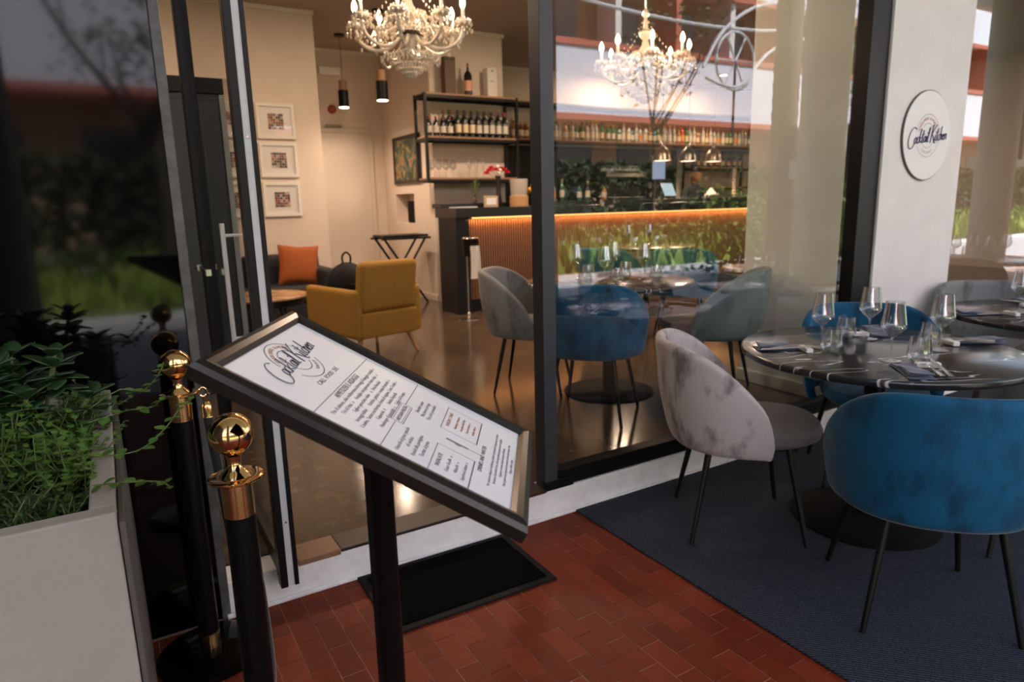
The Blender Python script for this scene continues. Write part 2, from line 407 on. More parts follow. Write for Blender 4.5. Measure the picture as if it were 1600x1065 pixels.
h_ = MB(); h_.tube([(.315, 2.40, .93), (.315, 2.40, 1.36)], .008, 8); h_.tube([(.315, 2.40, .97), (.38, 2.40, .97)], .006, 6); h_.tube([(.315, 2.40, 1.32), (.38, 2.40, 1.32)], .006, 6)
h_.build('pull_handle', mat('handle_paint', (.55, .53, .50), .4), dl, True, label='slim chrome pull bar')
for yy_ in (3.2, 3.52):
    k = MB(); k.box(.335, .36, yy_-.03, yy_+.03, 1.12, 1.15); k.build('lock_body', steel, dl, bevel=.003)
# ------------------------------------------------------------------ interior shell
struct(MB().box(-3, 13, 2.45, 10.2, 0, .14).build('floor', floor_m))
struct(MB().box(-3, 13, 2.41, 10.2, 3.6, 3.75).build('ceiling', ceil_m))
struct(MB().box(-3.2, 13, 9.9, 10.2, .14, 3.6).build('wall_back', inner_wall))
struct(MB().box(-3, 2.32, 8.15, 9.9, .14, 3.6).build('wall_picture', inner_wall))
struct(MB().box(-3.2, -3, 2.4, 10.2, 0, 3.6).build('wall_left', inner_wall))
struct(MB().box(13, 13.2, 2.4, 10.2, 0, 3.6).build('wall_right', inner_wall))
# pier with a niche cut in its left face (built from blocks around the recess)
pr_ = MB(); pr_.box(3.74, 4.82, 8.15, 8.82, .14, 3.6); pr_.box(3.74, 4.82, 8.82, 9.5, .14, 1.17); pr_.box(3.74, 4.82, 8.82, 9.5, 1.58, 3.6); pr_.box(3.74, 4.82, 9.5, 9.9, .14, 3.6); pr_.box(3.95, 4.82, 8.82, 9.5, 1.17, 1.58)
struct(pr_.build('wall_shelf_pier', inner_wall))
struct(MB().box(3.72, 3.74, 8.15, 9.9, .14, .22).build('baseboard_pier', inner_wall, bevel=.003))
struct(MB().box(3.745, 4.86, 2.43, 3.12, .14, 3.6).build('wall_return', olive_wall))
struct(MB().box(3.728, 3.745, 2.43, 3.135, .14, .225).build('baseboard_return', olive_wall, bevel=.004))
struct(MB().box(-3, 2.33, 8.13, 8.15, .14, .22).build('baseboard_picture', inner_wall, bevel=.003))
# cornice shadow-gap strips at the ceiling
for nm, a in (('trim_3', (-3, 2.33, 8.12, 8.15)), ('trim_4', (3.72, 4.84, 8.12, 8.15)), ('trim_5', (2.32, 13, 9.87, 9.9))):
    struct(MB().box(a[0], a[1], a[2], a[3], 3.555, 3.6).build(nm, mat('cornice', (.75, .68, .6), .7)))
dr = bpy.data.objects.new('door_1', None); COL.objects.link(dr); struct(dr)
MB().box(2.78, 3.50, 9.875, 9.9, .14, 2.47).build('door_panel', door_paint, dr, bevel=.004)
MB().box(2.72, 2.78, 9.86, 9.9, .14, 2.53).build('door_frame', door_paint, dr, bevel=.003)
MB().box(3.50, 3.56, 9.86, 9.9, .14, 2.53).build('door_frame', door_paint, dr, bevel=.003)
MB().box(2.78, 3.50, 9.86, 9.9, 2.47, 2.53).build('door_frame', door_paint, dr, bevel=.003)

exec_parts = []
# ------------------------------------------------------------------ velvet tub chair (faces +X locally)
def smooth(t): t = max(0, min(1, t)); return t*t*(3-2*t)
def tub_chair(name, label, loc, rz, shell_m, seat_m, group=None, w=1.0, top=.835):
    t = thing(name, label, 'chair', loc, rz, group)
    nth, nz = 44, 12; vs = []; fs = []
    A0 = R(100)
    for i in range(nth+1):
        th = -A0+2*A0*i/nth; a = abs(th)/A0
        q_ = max(0, (a-.22)/.78); zt = .43+(top-.43)*max(0, 1-q_**2.2)**.55
        for j in range(nz+1):
            s = j/nz; z = .405+(zt-.405)*s
            f = .86+.14*min(1, (z-.405)/.22)**.6
            cx, cy = .285*f, .292*w*f
            ct, st = math.cos(th), math.sin(th); e = .84
            x = -math.copysign(abs(ct)**e, ct)*cx; y = math.copysign(abs(st)**e, st)*cy
            x -= .035*(z-.405)/.4*max(0, ct)
            vs.append((x, y, z))
    for i in range(nth):
        for j in range(nz):
            a = i*(nz+1)+j; fs.append((a, a+nz+1, a+nz+2, a+1))
    MB().add(vs, fs).build('backrest_shell', shell_m, t, True, solid=-.042, sub=1)
    c = MB(); n = 36
    prof = [(.10, .402), (.215, .405), (.245, .425), (.252, .455), (.240, .482), (.20, .492), (.08, .496), (.001, .497)]
    for k, (r, z) in enumerate(prof):
        pass
    vs = []; fs = []
    for (r, z) in prof:
        for i in range(n):
            a = 2*PI*i/n; ca, sa = math.cos(a), math.sin(a); e = .78
            q = r/.252
            vs.append((.035+math.copysign(abs(ca)**e, ca)*(.285 if ca > 0 else .235)*q, math.copysign(abs(sa)**e, sa)*.235*w*q, z))
    for j in range(len(prof)-1):
        for i in range(n): fs.append((j*n+i, j*n+(i+1) % n, (j+1)*n+(i+1) % n, (j+1)*n+i))
    fs.append(tuple(range(n-1, -1, -1)))
    c.add(vs, fs).build('seat', seat_m, t, True)
    MB().box(-.17, .19, -.17, .17, .385, .405).build('seat_base', black_metal, t, bevel=.004)
    for sx in (-1, 1):
        for sy in (-1, 1):
            MB().tube([(sx*.155, sy*.16, .40), (sx*.228, sy*.228, .003)], [.0145, .0095], 10).build('leg', black_metal, t, True)
    return t
def face(dx, dy): return math.atan2(dy, dx)
chA = tub_chair('tub_chair', 'pale silver velvet tub chair beside the round table, back to the window', (2.225, 1.835, .0105), face(.8, -.6), grey_v, grey_seat, 'chairs at the terrace tables')
chB = dup(chA, (2.265, 1.09, .0105), face(.68, .73), 'bright blue velvet tub chair in front of the round table, seen from behind', remap={'silver_velvet': 'blue_velvet', 'taupe_velvet': 'blue_velvet'})
chC = dup(chB, (3.17, 1.83, .0105), face(-.72, -.69), 'blue velvet tub chair behind the round table, against the white pier')
chD = dup(chA, (3.10, 1.13, .0105), face(-.8, .6), 'dark olive grey tub chair cut off by the picture edge, at the near round table', remap={'silver_velvet': 'olive_velvet'})
chE = dup(chA, (4.62, 1.90, .0105), face(-.62, -.78), 'slate grey velvet tub chair behind the further terrace table', remap={'silver_velvet': 'slate_velvet', 'taupe_velvet': 'slate_velvet'})
chF = dup(chB, (6.78, 1.62, .0105), face(.9, -.2), 'blue velvet tub chair mirrored in the window past the pier')
IZ = .14
chG = dup(chB, (2.40, 3.08, IZ), face(.80, .60), 'dark blue velvet tub chair inside, close behind the window glass', 'chairs inside the restaurant')
chH = dup(chA, (2.44, 3.80, IZ), face(.72, -.69), 'grey velvet tub chair inside, half hidden by the window mullion', 'chairs inside the restaurant', remap={'silver_velvet': 'grey_velvet'})
chI = dup(chA, (3.34, 3.04, IZ), face(-.52, .85), 'sage grey velvet tub chair inside, next to the wall with the socket', 'chairs inside the restaurant', remap={'silver_velvet': 'sage_velvet'})
chJ = dup(chB, (4.28, 5.15, IZ), face(.95, .3), 'blue tub chair further inside, its back just above the nearer chair', 'chairs inside the restaurant')
chK = dup(chB, (4.60, 4.55, IZ), face(.75, .65), 'navy blue tub chair deep inside, before the brown leather armchair', 'chairs inside the restaurant')

# ------------------------------------------------------------------ round marble tables
def round_table(label, loc, r=.545, group=None, base=.26):
    t = thing('round_table', label, 'table', loc, R(-27), group)
    MB().lathe([(r-.012, .728), (r-.002, .733), (r, .740), (r, .752), (r-.003, .757), (r-.008, .759), (.001, .7595)], 72, cap=True).build('table_top', marble_m, t, True)
    MB().lathe([(.04, .02), (.04, .72), (.16, .722), (.16, .728)], 28).build('pedestal', black_metal, t, True)
    MB().lathe([(base, 0), (base, .008), (base-.02, .016), (.05, .024)], 40).build('base_plate', mat('matt_black', (.004, .004, .004), .75, spec=.12), t, True)
    return t
TX, TY = 2.715, 1.55
tb1 = round_table('round black marble table with white veins, set for four in front of the window', (TX, TY, .0105), base=.30, group='round tables on the terrace')
tb2 = dup(tb1, (4.26, 1.46, .0105), R(-15), 'round dark table further along the terrace, behind the near one')
tb3 = dup(tb1, (7.32, 1.48, .0105), R(70), 'round table mirrored in the window past the pier, with glasses on it')
tb4 = dup(tb1, (2.80, 3.42, IZ), R(110), 'round dark table inside, behind the blue chair at the window', 'round tables inside')
tb5 = dup(tb1, (5.30, 5.80, IZ), R(10), 'round dark pedestal table deep inside before the bar', 'round tables inside')
ZT = .771
def wine_glass(label, loc, group):
    t = thing('wine_glass', label, 'wine glass', loc, random.uniform(0, 6), group)
    MB().lathe([(.001, .0015), (.036, .0015), (.0365, .0028), (.02, .005), (.006, .009)], 28, cap=False).build('foot', thin_glass, t, True)
    MB().lathe([(.006, .009), (.0038, .02), (.0034, .06), (.0042, .088), (.007, .094)], 12, cap=False).build('stem', thin_glass, t, True)
    MB().lathe([(.002, .093), (.012, .098), (.030, .115), (.0445, .132), (.0465, .140), (.0445, .150), (.039, .185), (.0325, .232), (.0318, .2325), (.038, .185), (.0435, .150), (.0453, .140), (.0435, .133), (.029, .117), (.012, .100)], 36, cap=False).build('bowl', thin_glass, t, True)
    return t
def tumbler(label, loc, group):
    t = thing('tumbler', label, 'tumbler', loc, 0, group)
    MB().lathe([(.001, .002), (.022, .002), (.034, .010), (.0415, .026), (.0425, .036), (.040, .060), (.0345, .099), (.0337, .0993), (.039, .060), (.0412, .036), (.040, .027), (.033, .013), (.02, .007), (.001, .007)], 36, cap=False).build('wall', thin_glass, t, True)
    return t
WG = 'wine glasses on the near round table'
wg0 = wine_glass('wine glass at the window side of the near table, left of the pier', (2.544, 1.699, ZT), WG)
dup(wg0, (2.867, 1.687, ZT), 1, 'wine glass furthest back on the near table, in front of the blue chair back')
dup(wg0, (2.541, 1.399, ZT), 2, 'nearest wine glass on the near table, behind the folded napkin')
dup(wg0, (2.873, 1.388, ZT), 3, 'wine glass at the terrace end of the near table, before the white pier')
TG = 'tumblers on the near round table'
tu0 = tumbler('water tumbler touching the wine glass at the window side', (2.500, 1.625, ZT), TG)
dup(tu0, (2.800, 1.752, ZT), 0, 'water tumbler with a white ceramic rest seen through it')
dup(tu0, (2.594, 1.322, ZT), 0, 'nearest water tumbler, beside the fork and knife')
dup(tu0, (2.925, 1.455, ZT), 0, 'water tumbler half hidden behind the nearest one')
def on_table(cx, cy, z, tag_, grp, n=4):
    for k, (dx, dy) in enumerate([(-.16, .15), (.16, .15), (-.16, -.15), (.16, -.15)][:n]):
        dup(wg0, (cx+dx, cy+dy, z), k, 'wine glass on %s, %s place' % (tag_, ['window side near', 'window side far', 'street side near', 'street side far'][k]), grp)
        dup(tu0, (cx+dx+.05, cy+dy-.07, z), k, 'tumbler on %s, %s place' % (tag_, ['window side near', 'window side far', 'street side near', 'street side far'][k]), grp)
on_table(4.26, 1.46, ZT, 'the further terrace table', 'glasses on the further terrace table')
on_table(7.32, 1.48, ZT, 'the mirrored terrace table', 'glasses on the mirrored table')
on_table(2.80, 3.42, ZT-.0105+IZ, 'the round table inside by the window', 'glasses on the inside table')
on_table(5.30, 5.80, ZT-.0105+IZ, 'the round table deep inside', 'glasses on the far inside table', 2)
# cutlery, rests and napkins : local +X points to the table centre
def napkin(label, loc, rz, grp):
    m = MB()
    n = 14
    for lay, (w, h, dz, dx) in enumerate([(.215, .085, 0, 0), (.195, .08, .005, .008), (.13, .078, .010, -.03)]):
        vs = []; 
        for i in range(n+1):
            for j in range(5):
                u, v = i/n, j/4
                x = (u-.5)*w+dx; y = (v-.5)*h*(1-.12*lay*math.sin(u*3))
                z = dz+.0035+.003*math.sin(u*7+lay)*math.sin(v*4+lay*2)+(.006*(1-u) if lay else 0)
                vs.append((x, y, z))
        k = len(vs); vs += [(a, b, max(.0, c-.004)) for a, b, c in vs]
        fs = [(i*5+j, i*5+j+1, (i+1)*5+j+1, (i+1)*5+j) for i in range(n) for j in range(4)]
        fs += [tuple(k+q for q in f[::-1]) for f in fs]
        rim = [j for j in range(5)]+[i*5+4 for i in range(1, n+1)]+[n*5+j for j in (3, 2, 1, 0)]+[i*5 for i in range(n-1, 0, -1)]
        fs += [(rim[q], rim[(q+1) % len(rim)], k+rim[(q+1) % len(rim)], k+rim[q]) for q in range(len(rim))]
        m.add(vs, fs)
    o = m.build('napkin', napkin_m, None, True); o.location = loc; o.rotation_euler = (0, 0, rz)
    return tag(o, label, 'napkin', grp)
def fork(label, loc, rz, grp):
    m = MB()
    def strip(pts, th=.0016):
        vs = []; 
        for x, w, z in pts: vs += [(x, -w, z), (x, w, z)]
        k = len(vs); vs += [(a, b, c-th) for a, b, c in vs]; n = len(pts)
        fs = [(2*i, 2*i+1, 2*i+3, 2*i+2) for i in range(n-1)]+[(k+2*i, k+2*i+2, k+2*i+3, k+2*i+1) for i in range(n-1)]
        fs += [(2*i, 2*i+2, k+2*i+2, k+2*i) for i in range(n-1)]+[(2*i+1, k+2*i+1, k+2*i+3, 2*i+3) for i in range(n-1)]
        fs += [(0, k, k+1, 1), (2*n-2, 2*n-1, k+2*n-1, k+2*n-2)]
        return vs, fs
    v, f = strip([(-.11, .007, .012), (-.09, .0085, .012), (-.03, .004, .017), (.02, .003, .022), (.035, .010, .020), (.05, .012, .018)]); m.add(v, f)
    for q in (-1.5, -.5, .5, 1.5):
        v, f = strip([(.05, .0017, .018), (.07, .0015, .016), (.095, .0008, .021)]); m.add([(a, b+q*.0066, c) for a, b, c in v], f)
    o = m.build('fork', steel, None, False, bevel=.0004, seg=1); o.location = loc; o.rotation_euler = (0, 0, rz); return tag(o, label, 'fork', grp)
def knife(label, loc, rz, grp):
    m = MB()
    m.prism([(-.12, -.008), (-.115, .008), (-.06, .007), (-.01, .0055), (.0, .008), (.07, .009), (.10, .004), (.108, -.004), (.06, -.006), (0, -.006), (-.01, -.005), (-.06, -.007)], .018, .021)
    o = m.build('knife', steel, None, bevel=.0006, seg=1); o.location = loc; o.rotation_euler = (0, R(-3), rz); return tag(o, label, 'knife', grp)
def rest(label, loc, rz, grp):
    o = MB().box(-.014, .014, -.043, .043, 0, .019).build('cutlery_rest', white_ceramic, None, bevel=.004); o.location = loc; o.rotation_euler = (0, 0, rz); return tag(o, label, 'cutlery rest', grp)
def setting(x, y, rz, where, grp, z=ZT, nap=(-.02, .085)):
    c, s = math.cos(rz), math.sin(rz)
    P = lambda a, b, dz=0: (x+a*c-b*s, y+a*s+b*c, z+dz)
    napkin('folded navy napkin ' + where, P(*nap), rz, grp+' napkins')
    fork('steel fork ' + where, P(.015, .012), rz+.06, grp+' forks')
    knife('steel knife ' + where, P(.01, -.022, -.001), rz-.05, grp+' knives')
    rest('white cutlery rest ' + where, P(.075, -.005), rz+.1, grp+' rests')
setting(2.38, 1.745, face(.82, -.57), 'at the window end of the near table, before the silver chair', 'near table', nap=(-.005, .055))
setting(2.495, 1.215, face(.68, .73), 'in front of the big blue chair on the near table', 'near table', nap=(-.01, .075))
setting(3.08, 1.37, face(-.80, .60), 'at the terrace end of the near table', 'near table', nap=(-.06, -.06))
setting(2.955, 1.80, face(-.72, -.69), 'at the back of the near table by the pier chair', 'near table')
setting(3.93, 1.64, face(.85, -.5), 'at the near edge of the further terrace table', 'further table', nap=(-.06, .06))
setting(4.42, 1.74, face(-.5, -.86), 'at the window edge of the further terrace table', 'further table')
# small carpet and doormat
cp = MB().box(1.705, 9.0, -.15, 2.322, .0, .009).build('carpet', carpet_m, None, bevel=.003)
cp.data.transform(Matrix.Translation((0, 0, .0012)))
tag(cp, 'dark blue-grey woven outdoor carpet under the terrace tables', 'carpet')
dm = thing('doormat', 'black rubber-edged doormat lying before the white doorstep', 'doormat', (.985, 2.105, .002), R(-1.2))
MB().box(-.325, .325, -.205, .205, 0, .008).build('rubber_border', rubber, dm, bevel=.003)
MB().box(-.295, .295, -.175, .175, .006, .013).build('pile', mat('mat_pile', (.003, .003, .0035), .98, spec=.05, noise=.6, scale=80, bump=.8, bscale=500), dm, bevel=.002)

# ------------------------------------------------------------------ menu stand
A = Vector((.116, .996, 1.185)); U = Vector((.55824, .829, .03343)).normalized(); V = Vector((.73526, -.47565, -.48286)); V = (V-U*V.dot(U)).normalized(); Nn = U.cross(-V).normalized()
ms = thing('menu_stand', 'black menu display stand with a tilted framed food menu', 'menu stand', (.352, 1.05, 0))
BM = Matrix((U, -V, Nn)).transposed().to_4x4(); BM.translation = A-Vector((.352, 1.05, 0))
board = MB(); board.box(-.03, .335, -.49, .03, -.020, -.004)
bo = board.build('back_board', frame_black, ms, bevel=.003); bo.matrix_local = BM
def rail(p0, p1, inx, iny, nm):
    # moulded snap-frame rail: raised bevel profile swept between mitred corners (outer p0->p1, inner offset)
    prof = [(0, -.022), (0, -.004), (.004, .004), (.014, .0085), (.024, .006), (.031, .0005), (.031, -.004)]
    m = MB(); vs = []; a, b = Vector(p0), Vector(p1); d = (b-a).normalized(); i = Vector((inx, iny, 0))
    for (o, z) in prof:
        vs.append(a+i*o+d*o+Vector((0, 0, z))); vs.append(b+i*o-d*o+Vector((0, 0, z)))
    n = len(prof); fs = [(2*k, 2*k+1, 2*k+3, 2*k+2) for k in range(n-1)]+[(2*n-2, 2*n-1, 1, 0), tuple(2*k for k in range(n)), tuple(2*k+1 for k in range(n-1, -1, -1))]
    o = m.add(vs, fs).build('frame_rail', dark_brown_frame, bo); return o
x0, x1, y0, y1 = -.032, .336, -.492, .030
rail((x0, y0, 0), (x1, y0, 0), 0, 1, ''); rail((x1, y0, 0), (x1, y1, 0), -1, 0, ''); rail((x1, y1, 0), (x0, y1, 0), 0, -1, ''); rail((x0, y1, 0), (x0, y0, 0), 1, 0, '')
sheet = MB().box(-.006, .308, -.466, .004, -.004, -.0015).build('menu_sheet', paper, bo, label='white printed menu sheet')
prt = MB(); X3, Y3, Z3 = Vector((1, 0, 0)), Vector((0, 1, 0)), Vector((0, 0, 1))
def T(s, x, y, size, mi=0, sx=1, shear=0):
    vs, fs = text_mesh(s, size, 'CENTER', .0001, shear, sx); prt.add([(a+x, b-y, c-.0011) for a, b, c in vs], fs, mi)
def line(xa, ya, xb, yb, w=.0006, mi=0):
    d = Vector((xb-xa, -(yb-ya), 0)); n_ = Vector((-d.y, d.x, 0)).normalized()*w
    prt.add([Vector((xa, -ya, -.0011))+n_, Vector((xa, -ya, -.0011))-n_, Vector((xb, -yb, -.0011))-n_, Vector((xb, -yb, -.0011))+n_], [(0, 1, 2, 3)], mi)
def arc(cx, cy, r, a0, a1, w=.0008, mi=0):
    n = 26
    for i in range(n):
        p, q = R(a0+(a1-a0)*i/n), R(a0+(a1-a0)*(i+1)/n)
        line(cx+r*math.cos(p), cy-r*math.sin(p), cx+r*math.cos(q), cy-r*math.sin(q), w, mi)
lc = (.143, .058)
arc(*lc, .050, 28, 175); arc(*lc, .050, 215, 340); arc(*lc, .029, 35, 165); arc(*lc, .029, 210, 330)
def arctext(s, cx, cy, r, a0, a1, size, mi, flip=False, out=None, tz=-.0011):
    n = len(s)
    for i, ch in enumerate(s):
        if ch == ' ': continue
        a = R(a0+(a1-a0)*(i+.5)/n); vs, fs = text_mesh(ch, size, 'CENTER', .0001)
        rot = a-PI/2 if not flip else a+PI/2
        c, s_ = math.cos(rot), math.sin(rot)
        (out or prt).add([(x*c-y*s_+cx+r*math.cos(a), x*s_+y*c-cy+r*math.sin(a), z+tz) for x, y, z in vs], fs, mi)
arctext('FOODLOVERS & MORE', *lc, .0395, 165, 40, .0105, 2)
arctext('TUSCANY', *lc, .0395, 285, 330, .0085, 1, True)
script_text(prt, 'Cocktail Kitchen', .185, .0008, Vector((.143, -.058, -.0012)), X3, Y3, Z3, .25, 0, .10)
T('CALL  FOOD  25€', .148, .117, .0125, 0, .95)
line(.0, .143, .298, .143)
T('APPETIZER E ASSAGGI', .146, .152, .0145, 0, .82)
lines = ['Trio di salmone, salsa mediterranea ai formaggi di alpeggio e tartufo e', 'Tris di Fritto.  e      Acciughe con peperoni e burro salsa   e', 'Tagliere prosciutto misto     e   Uova Benedict', 'formaggi italiani        Ostriche gamberi e scampi al naturale  e', 'Crostino, Tartare con burrata e frutta di stagione, Cotto Tartufo  e', 'Capperoni.  e           Insalata Reginella', 'Hamburger di pomodori  e     Taglieri di Verdure']
for i, s in enumerate(lines): T(s, .147, .165+i*.0118, .0100, 1, .84)
line(.0, .249, .105, .249); line(.185, .249, .298, .249)
line(.108, .240, .184, .240); line(.108, .262, .184, .262); line(.108, .240, .108, .262); line(.184, .240, .184, .262); line(.111, .243, .181, .243, .0004); line(.111, .259, .181, .259, .0004)
T('ARTISAN PASTA', .146, .2515, .0100, 0, .92)
for i, s in enumerate(['Gnocchi al grana quisado', 'di verdura', 'Ravioli alla parmigiana', 'Tortino al grana']): T(s, .062, .272+i*.0125, .0102, 1, .85)
for i, s in enumerate(['Bucatini e pepe', 'Maccheroni al ragù', 'Tris ai tre pomodori']): T(s, .205, .272+i*.0115, .0102, 1, .85)
for xa in (.003, .166):
    y_, h, w = (.325, .066, .100) if xa < .1 else (.319, .068, .100)
    line(xa, y_, xa+w, y_); line(xa, y_+h, xa+w, y_+h, .0009); line(xa, y_, xa, y_+h, .0004); line(xa+w, y_, xa+w, y_+h, .0004)
T('INSALATE', .052, .336, .0105, 0, .95)
for i, s in enumerate(['Caesar di pollo   e', 'Nizzarda   e', 'Superfood salmon  e']): T(s, .053, .352+i*.0135, .0088, 1, .85)
T('BURGER E TOAST', .216, .329, .0088, 2, .9)
for i, s in enumerate(['Hamburger di manzo e', 'con patate dolci fritte', 'Toast di salmone  e', 'insalata mista  e']): T(s, .216, .343+i*.011, .0075, 2, .85)
arc(.135, .357, .005, 100, 260, .0018, 1); line(.135, .335, .135, .375, .0028, 1); line(.135, .375, .135, .398, .0007, 1)
T('DRINKS AND WATER', .128, .402, .0108, 0, .95)
for i, s in enumerate(['Per conoscere allergeni e intolleranze chiedere al personale di sala prima di ordinare', 'In assenza di prodotto fresco alcuni ingredienti possono essere surgelati', 'Coperto e servizio inclusi nel prezzo del menu', 'Tutti i piatti sono preparati al momento nella nostra cucina a vista', 'Acqua e bibite escluse']): T(s, .150, .420+i*.0085, .0072, 1, .85)
prt.build('menu_print', [ink, ink_light, ink_red], sheet)
br = MB(); br.box(-.05, .05, -.03, .03, -.045, -.018)
brk = br.build('tilt_bracket', black_metal, ms, bevel=.003); brk.matrix_local = BM @ Matrix.Translation((.12, -.20, 0))
MB().lathe([(.012, .955), (.012, 1.065)], 16).build('swivel_pin', black_metal, ms, True)
MB().lathe([(.0245, .02), (.0245, .955), (.0255, .958), (.0255, .968), (.020, .972)], 32).build('post', postblack, ms, True)
MB().lathe([(.19, 0), (.19, .010), (.17, .018), (.03, .026)], 40).build('base_plate', postblack, ms, True)

# ------------------------------------------------------------------ rope stanchions
def stanchion(label, loc):
    t = thing('rope_stanchion', label, 'stanchion', loc, 0, 'gold-topped rope stanchions')
    MB().sphere((0, 0, .962), .0435, 36, 24).build('ball_finial', gold, t, True)
    MB().lathe([(.016, .918), (.0135, .908), (.0135, .896), (.020, .886), (.027, .880), (.030, .874), (.032, .871)], 32).build('neck', gold, t, True)
    MB().lathe([(.030, .866), (.050, .867), (.0535, .870), (.0535, .8735), (.050, .8755), (.030, .874)], 48).build('flange', gold, t, True)
    MB().lathe([(.031, .79), (.031, .868)], 32).build('collar_sleeve', gold2, t, True)
    MB().lathe([(.0305, .08), (.0305, .79)], 32).build('post', postblack, t, True)
    MB().lathe([(.031, .028), (.031, .082)], 32).build('foot_sleeve', gold2, t, True)
    MB().lathe([(.16, 0), (.16, .010), (.14, .020), (.04, .032)], 44).build('base_plate', mat('gloss_black_base', (.002, .002, .002), .12, spec=.12), t, True)
    return t
st1 = stanchion('nearer gold-topped black stanchion, in front of the menu board corner', (.166, 1.385, 0))
st2 = dup(st1, (.128, 2.155, 0), 0, 'further gold-topped stanchion with the rope hook, before the black panel')
rp = thing('rope', 'black rope with a brass snap hook hanging between the two stanchions', 'rope', (.185, 2.135, .865))
hk = MB(); hk.tube([(.006+.011*math.cos(R(a)), 0, .006+.014*math.sin(R(a))) for a in range(0, 360, 24)], .003, 8, closed=True); hk.tube([(.006, 0, -.008), (.010, 0, -.028)], [.005, .0035], 8); hk.tube([(.016, 0, .004), (.024, 0, -.004)], .0025, 6)
hk.build('snap_hook', gold, rp, True)
MB().lathe([(.006, -.026), (.012, -.031), (.0155, -.038), (.0155, -.068), (.0165, -.072)], 20, (.012, 0, 0)).build('end_cap', gold, rp, True)
pts = spline([(.012, 0, -.07), (.022, -.02, -.25), (.035, -.09, -.50), (.05, -.25, -.70), (.045, -.45, -.70), (.025, -.60, -.45), (.0, -.685, -.08), (-.012, -.70, .0)], 8)
MB().tube(pts, .0145, 12).build('cord', mat('rope_velvet', (.008, .008, .008), .9, sheen=.5), rp, True)
# ------------------------------------------------------------------ planter and plants
pl = thing('planter', 'tall white concrete planter box with stained faces, before the black panel', 'planter', (-.045, 1.30, 0))
p = MB(); Lx, Ly, th, H_ = -.75, .98, .042, .885
p.box(Lx, 0, 0, th, 0, H_); p.box(Lx, 0, Ly-th, Ly, 0, H_); p.box(-th, 0, th, Ly-th, 0, H_); p.box(Lx, Lx+th, th, Ly-th, 0, H_); p.box(Lx+th, -th, th, Ly-th, .0, .04)
planter_m = mat('planter_concrete', (.37, .345, .305), .8, noise=.35, scale=7, lo=(.27, .25, .22), bump=.35, bscale=22)
p.build('box', planter_m, pl, bevel=.004)
MB().box(.002, .012, .0, Ly, 0, H_-.02).build('shaded_side', mat('planter_side_shade', (.10, .09, .085), .7, noise=.5, scale=10), pl, bevel=.002)  # dark sheet for the planter's shaded side; the shade is in its colour
MB().box(Lx+th, -th, th, Ly-th, .05, .80).build('soil', mat('soil', (.02, .014, .01), .95, bump=.8, bscale=60), pl)
leaf_g = mat('herb_leaf', (.10, .22, .03), .55, noise=.6, scale=14, lo=(.04, .11, .015))
leaf_d = mat('jade_leaf', (.022, .060, .018), .35, noise=.5, scale=9, lo=(.012, .04, .012))
fern_m = mat('fern_leaf', (.035, .085, .014), .6, noise=.6, scale=20, lo=(.012, .035, .008))
stem_m = mat('green_stem', (.12, .16, .05), .6)
def leaf_geo(L, Wd, fold=.15, thick=0, n=5):
    vs = []; fs = []
    for i in range(n+1):
        t = i/n; w = Wd*math.sin(PI*min(1, t*.92+.06))**.8; z = fold*L*(t*t)*-.6
        vs += [(t*L, -w, z+.12*w), (t*L, 0, z-.10*w), (t*L, w, z+.12*w)]
    for i in range(n):
        for k in (0, 1): fs.append((3*i+k, 3*i+k+1, 3*i+k+4, 3*i+k+3))
    return vs, fs
def xf(loc, yaw, pit, rol=0, s=1): return Matrix.Translation(loc) @ Matrix.Rotation(yaw, 4, 'Z') @ Matrix.Rotation(pit, 4, 'Y') @ Matrix.Rotation(rol, 4, 'X') @ Matrix.Scale(s, 4)
rnd = random.Random(3)
# jade plant: large fleshy leaves, each its own part
jd = thing('jade_plant', 'dark fleshy-leaved succulent at the back of the white planter', 'plant', (-.24, 1.93, .80))
js = MB()
lv, lf = leaf_geo(.060, .021, .35)
lm = MB().add(lv, lf); lm.m = Matrix(); lmesh = lm.mesh('jade_leaf', leaf_d, True)
nl = 0
for b in range(26):
    a = rnd.uniform(0, 2*PI); rad = rnd.uniform(.02, .16); hgt = rnd.uniform(.13, .27)
    bx, by = math.cos(a)*rad*1.1, math.sin(a)*rad*.9
    pth = spline([(bx*.3, by*.3, 0), (bx*.7, by*.7, hgt*.6), (bx, by, hgt)], 4); js.tube(pth, .005, 6)
    for lay in range(3):
        for q in range(4):
            o = bpy.data.objects.new('leaf', lmesh); COL.objects.link(o); o.parent = jd; nl += 1
            o.matrix_local = xf((bx, by, hgt-.028*lay), q*PI/2+lay*.8+a, -.75+.35*lay+rnd.uniform(-.15, .15), 0, rnd.uniform(.75, 1.15))
            d = o.modifiers.new('s', 'SOLIDIFY'); d.thickness = .003
js.build('branches', stem_m, jd, True)
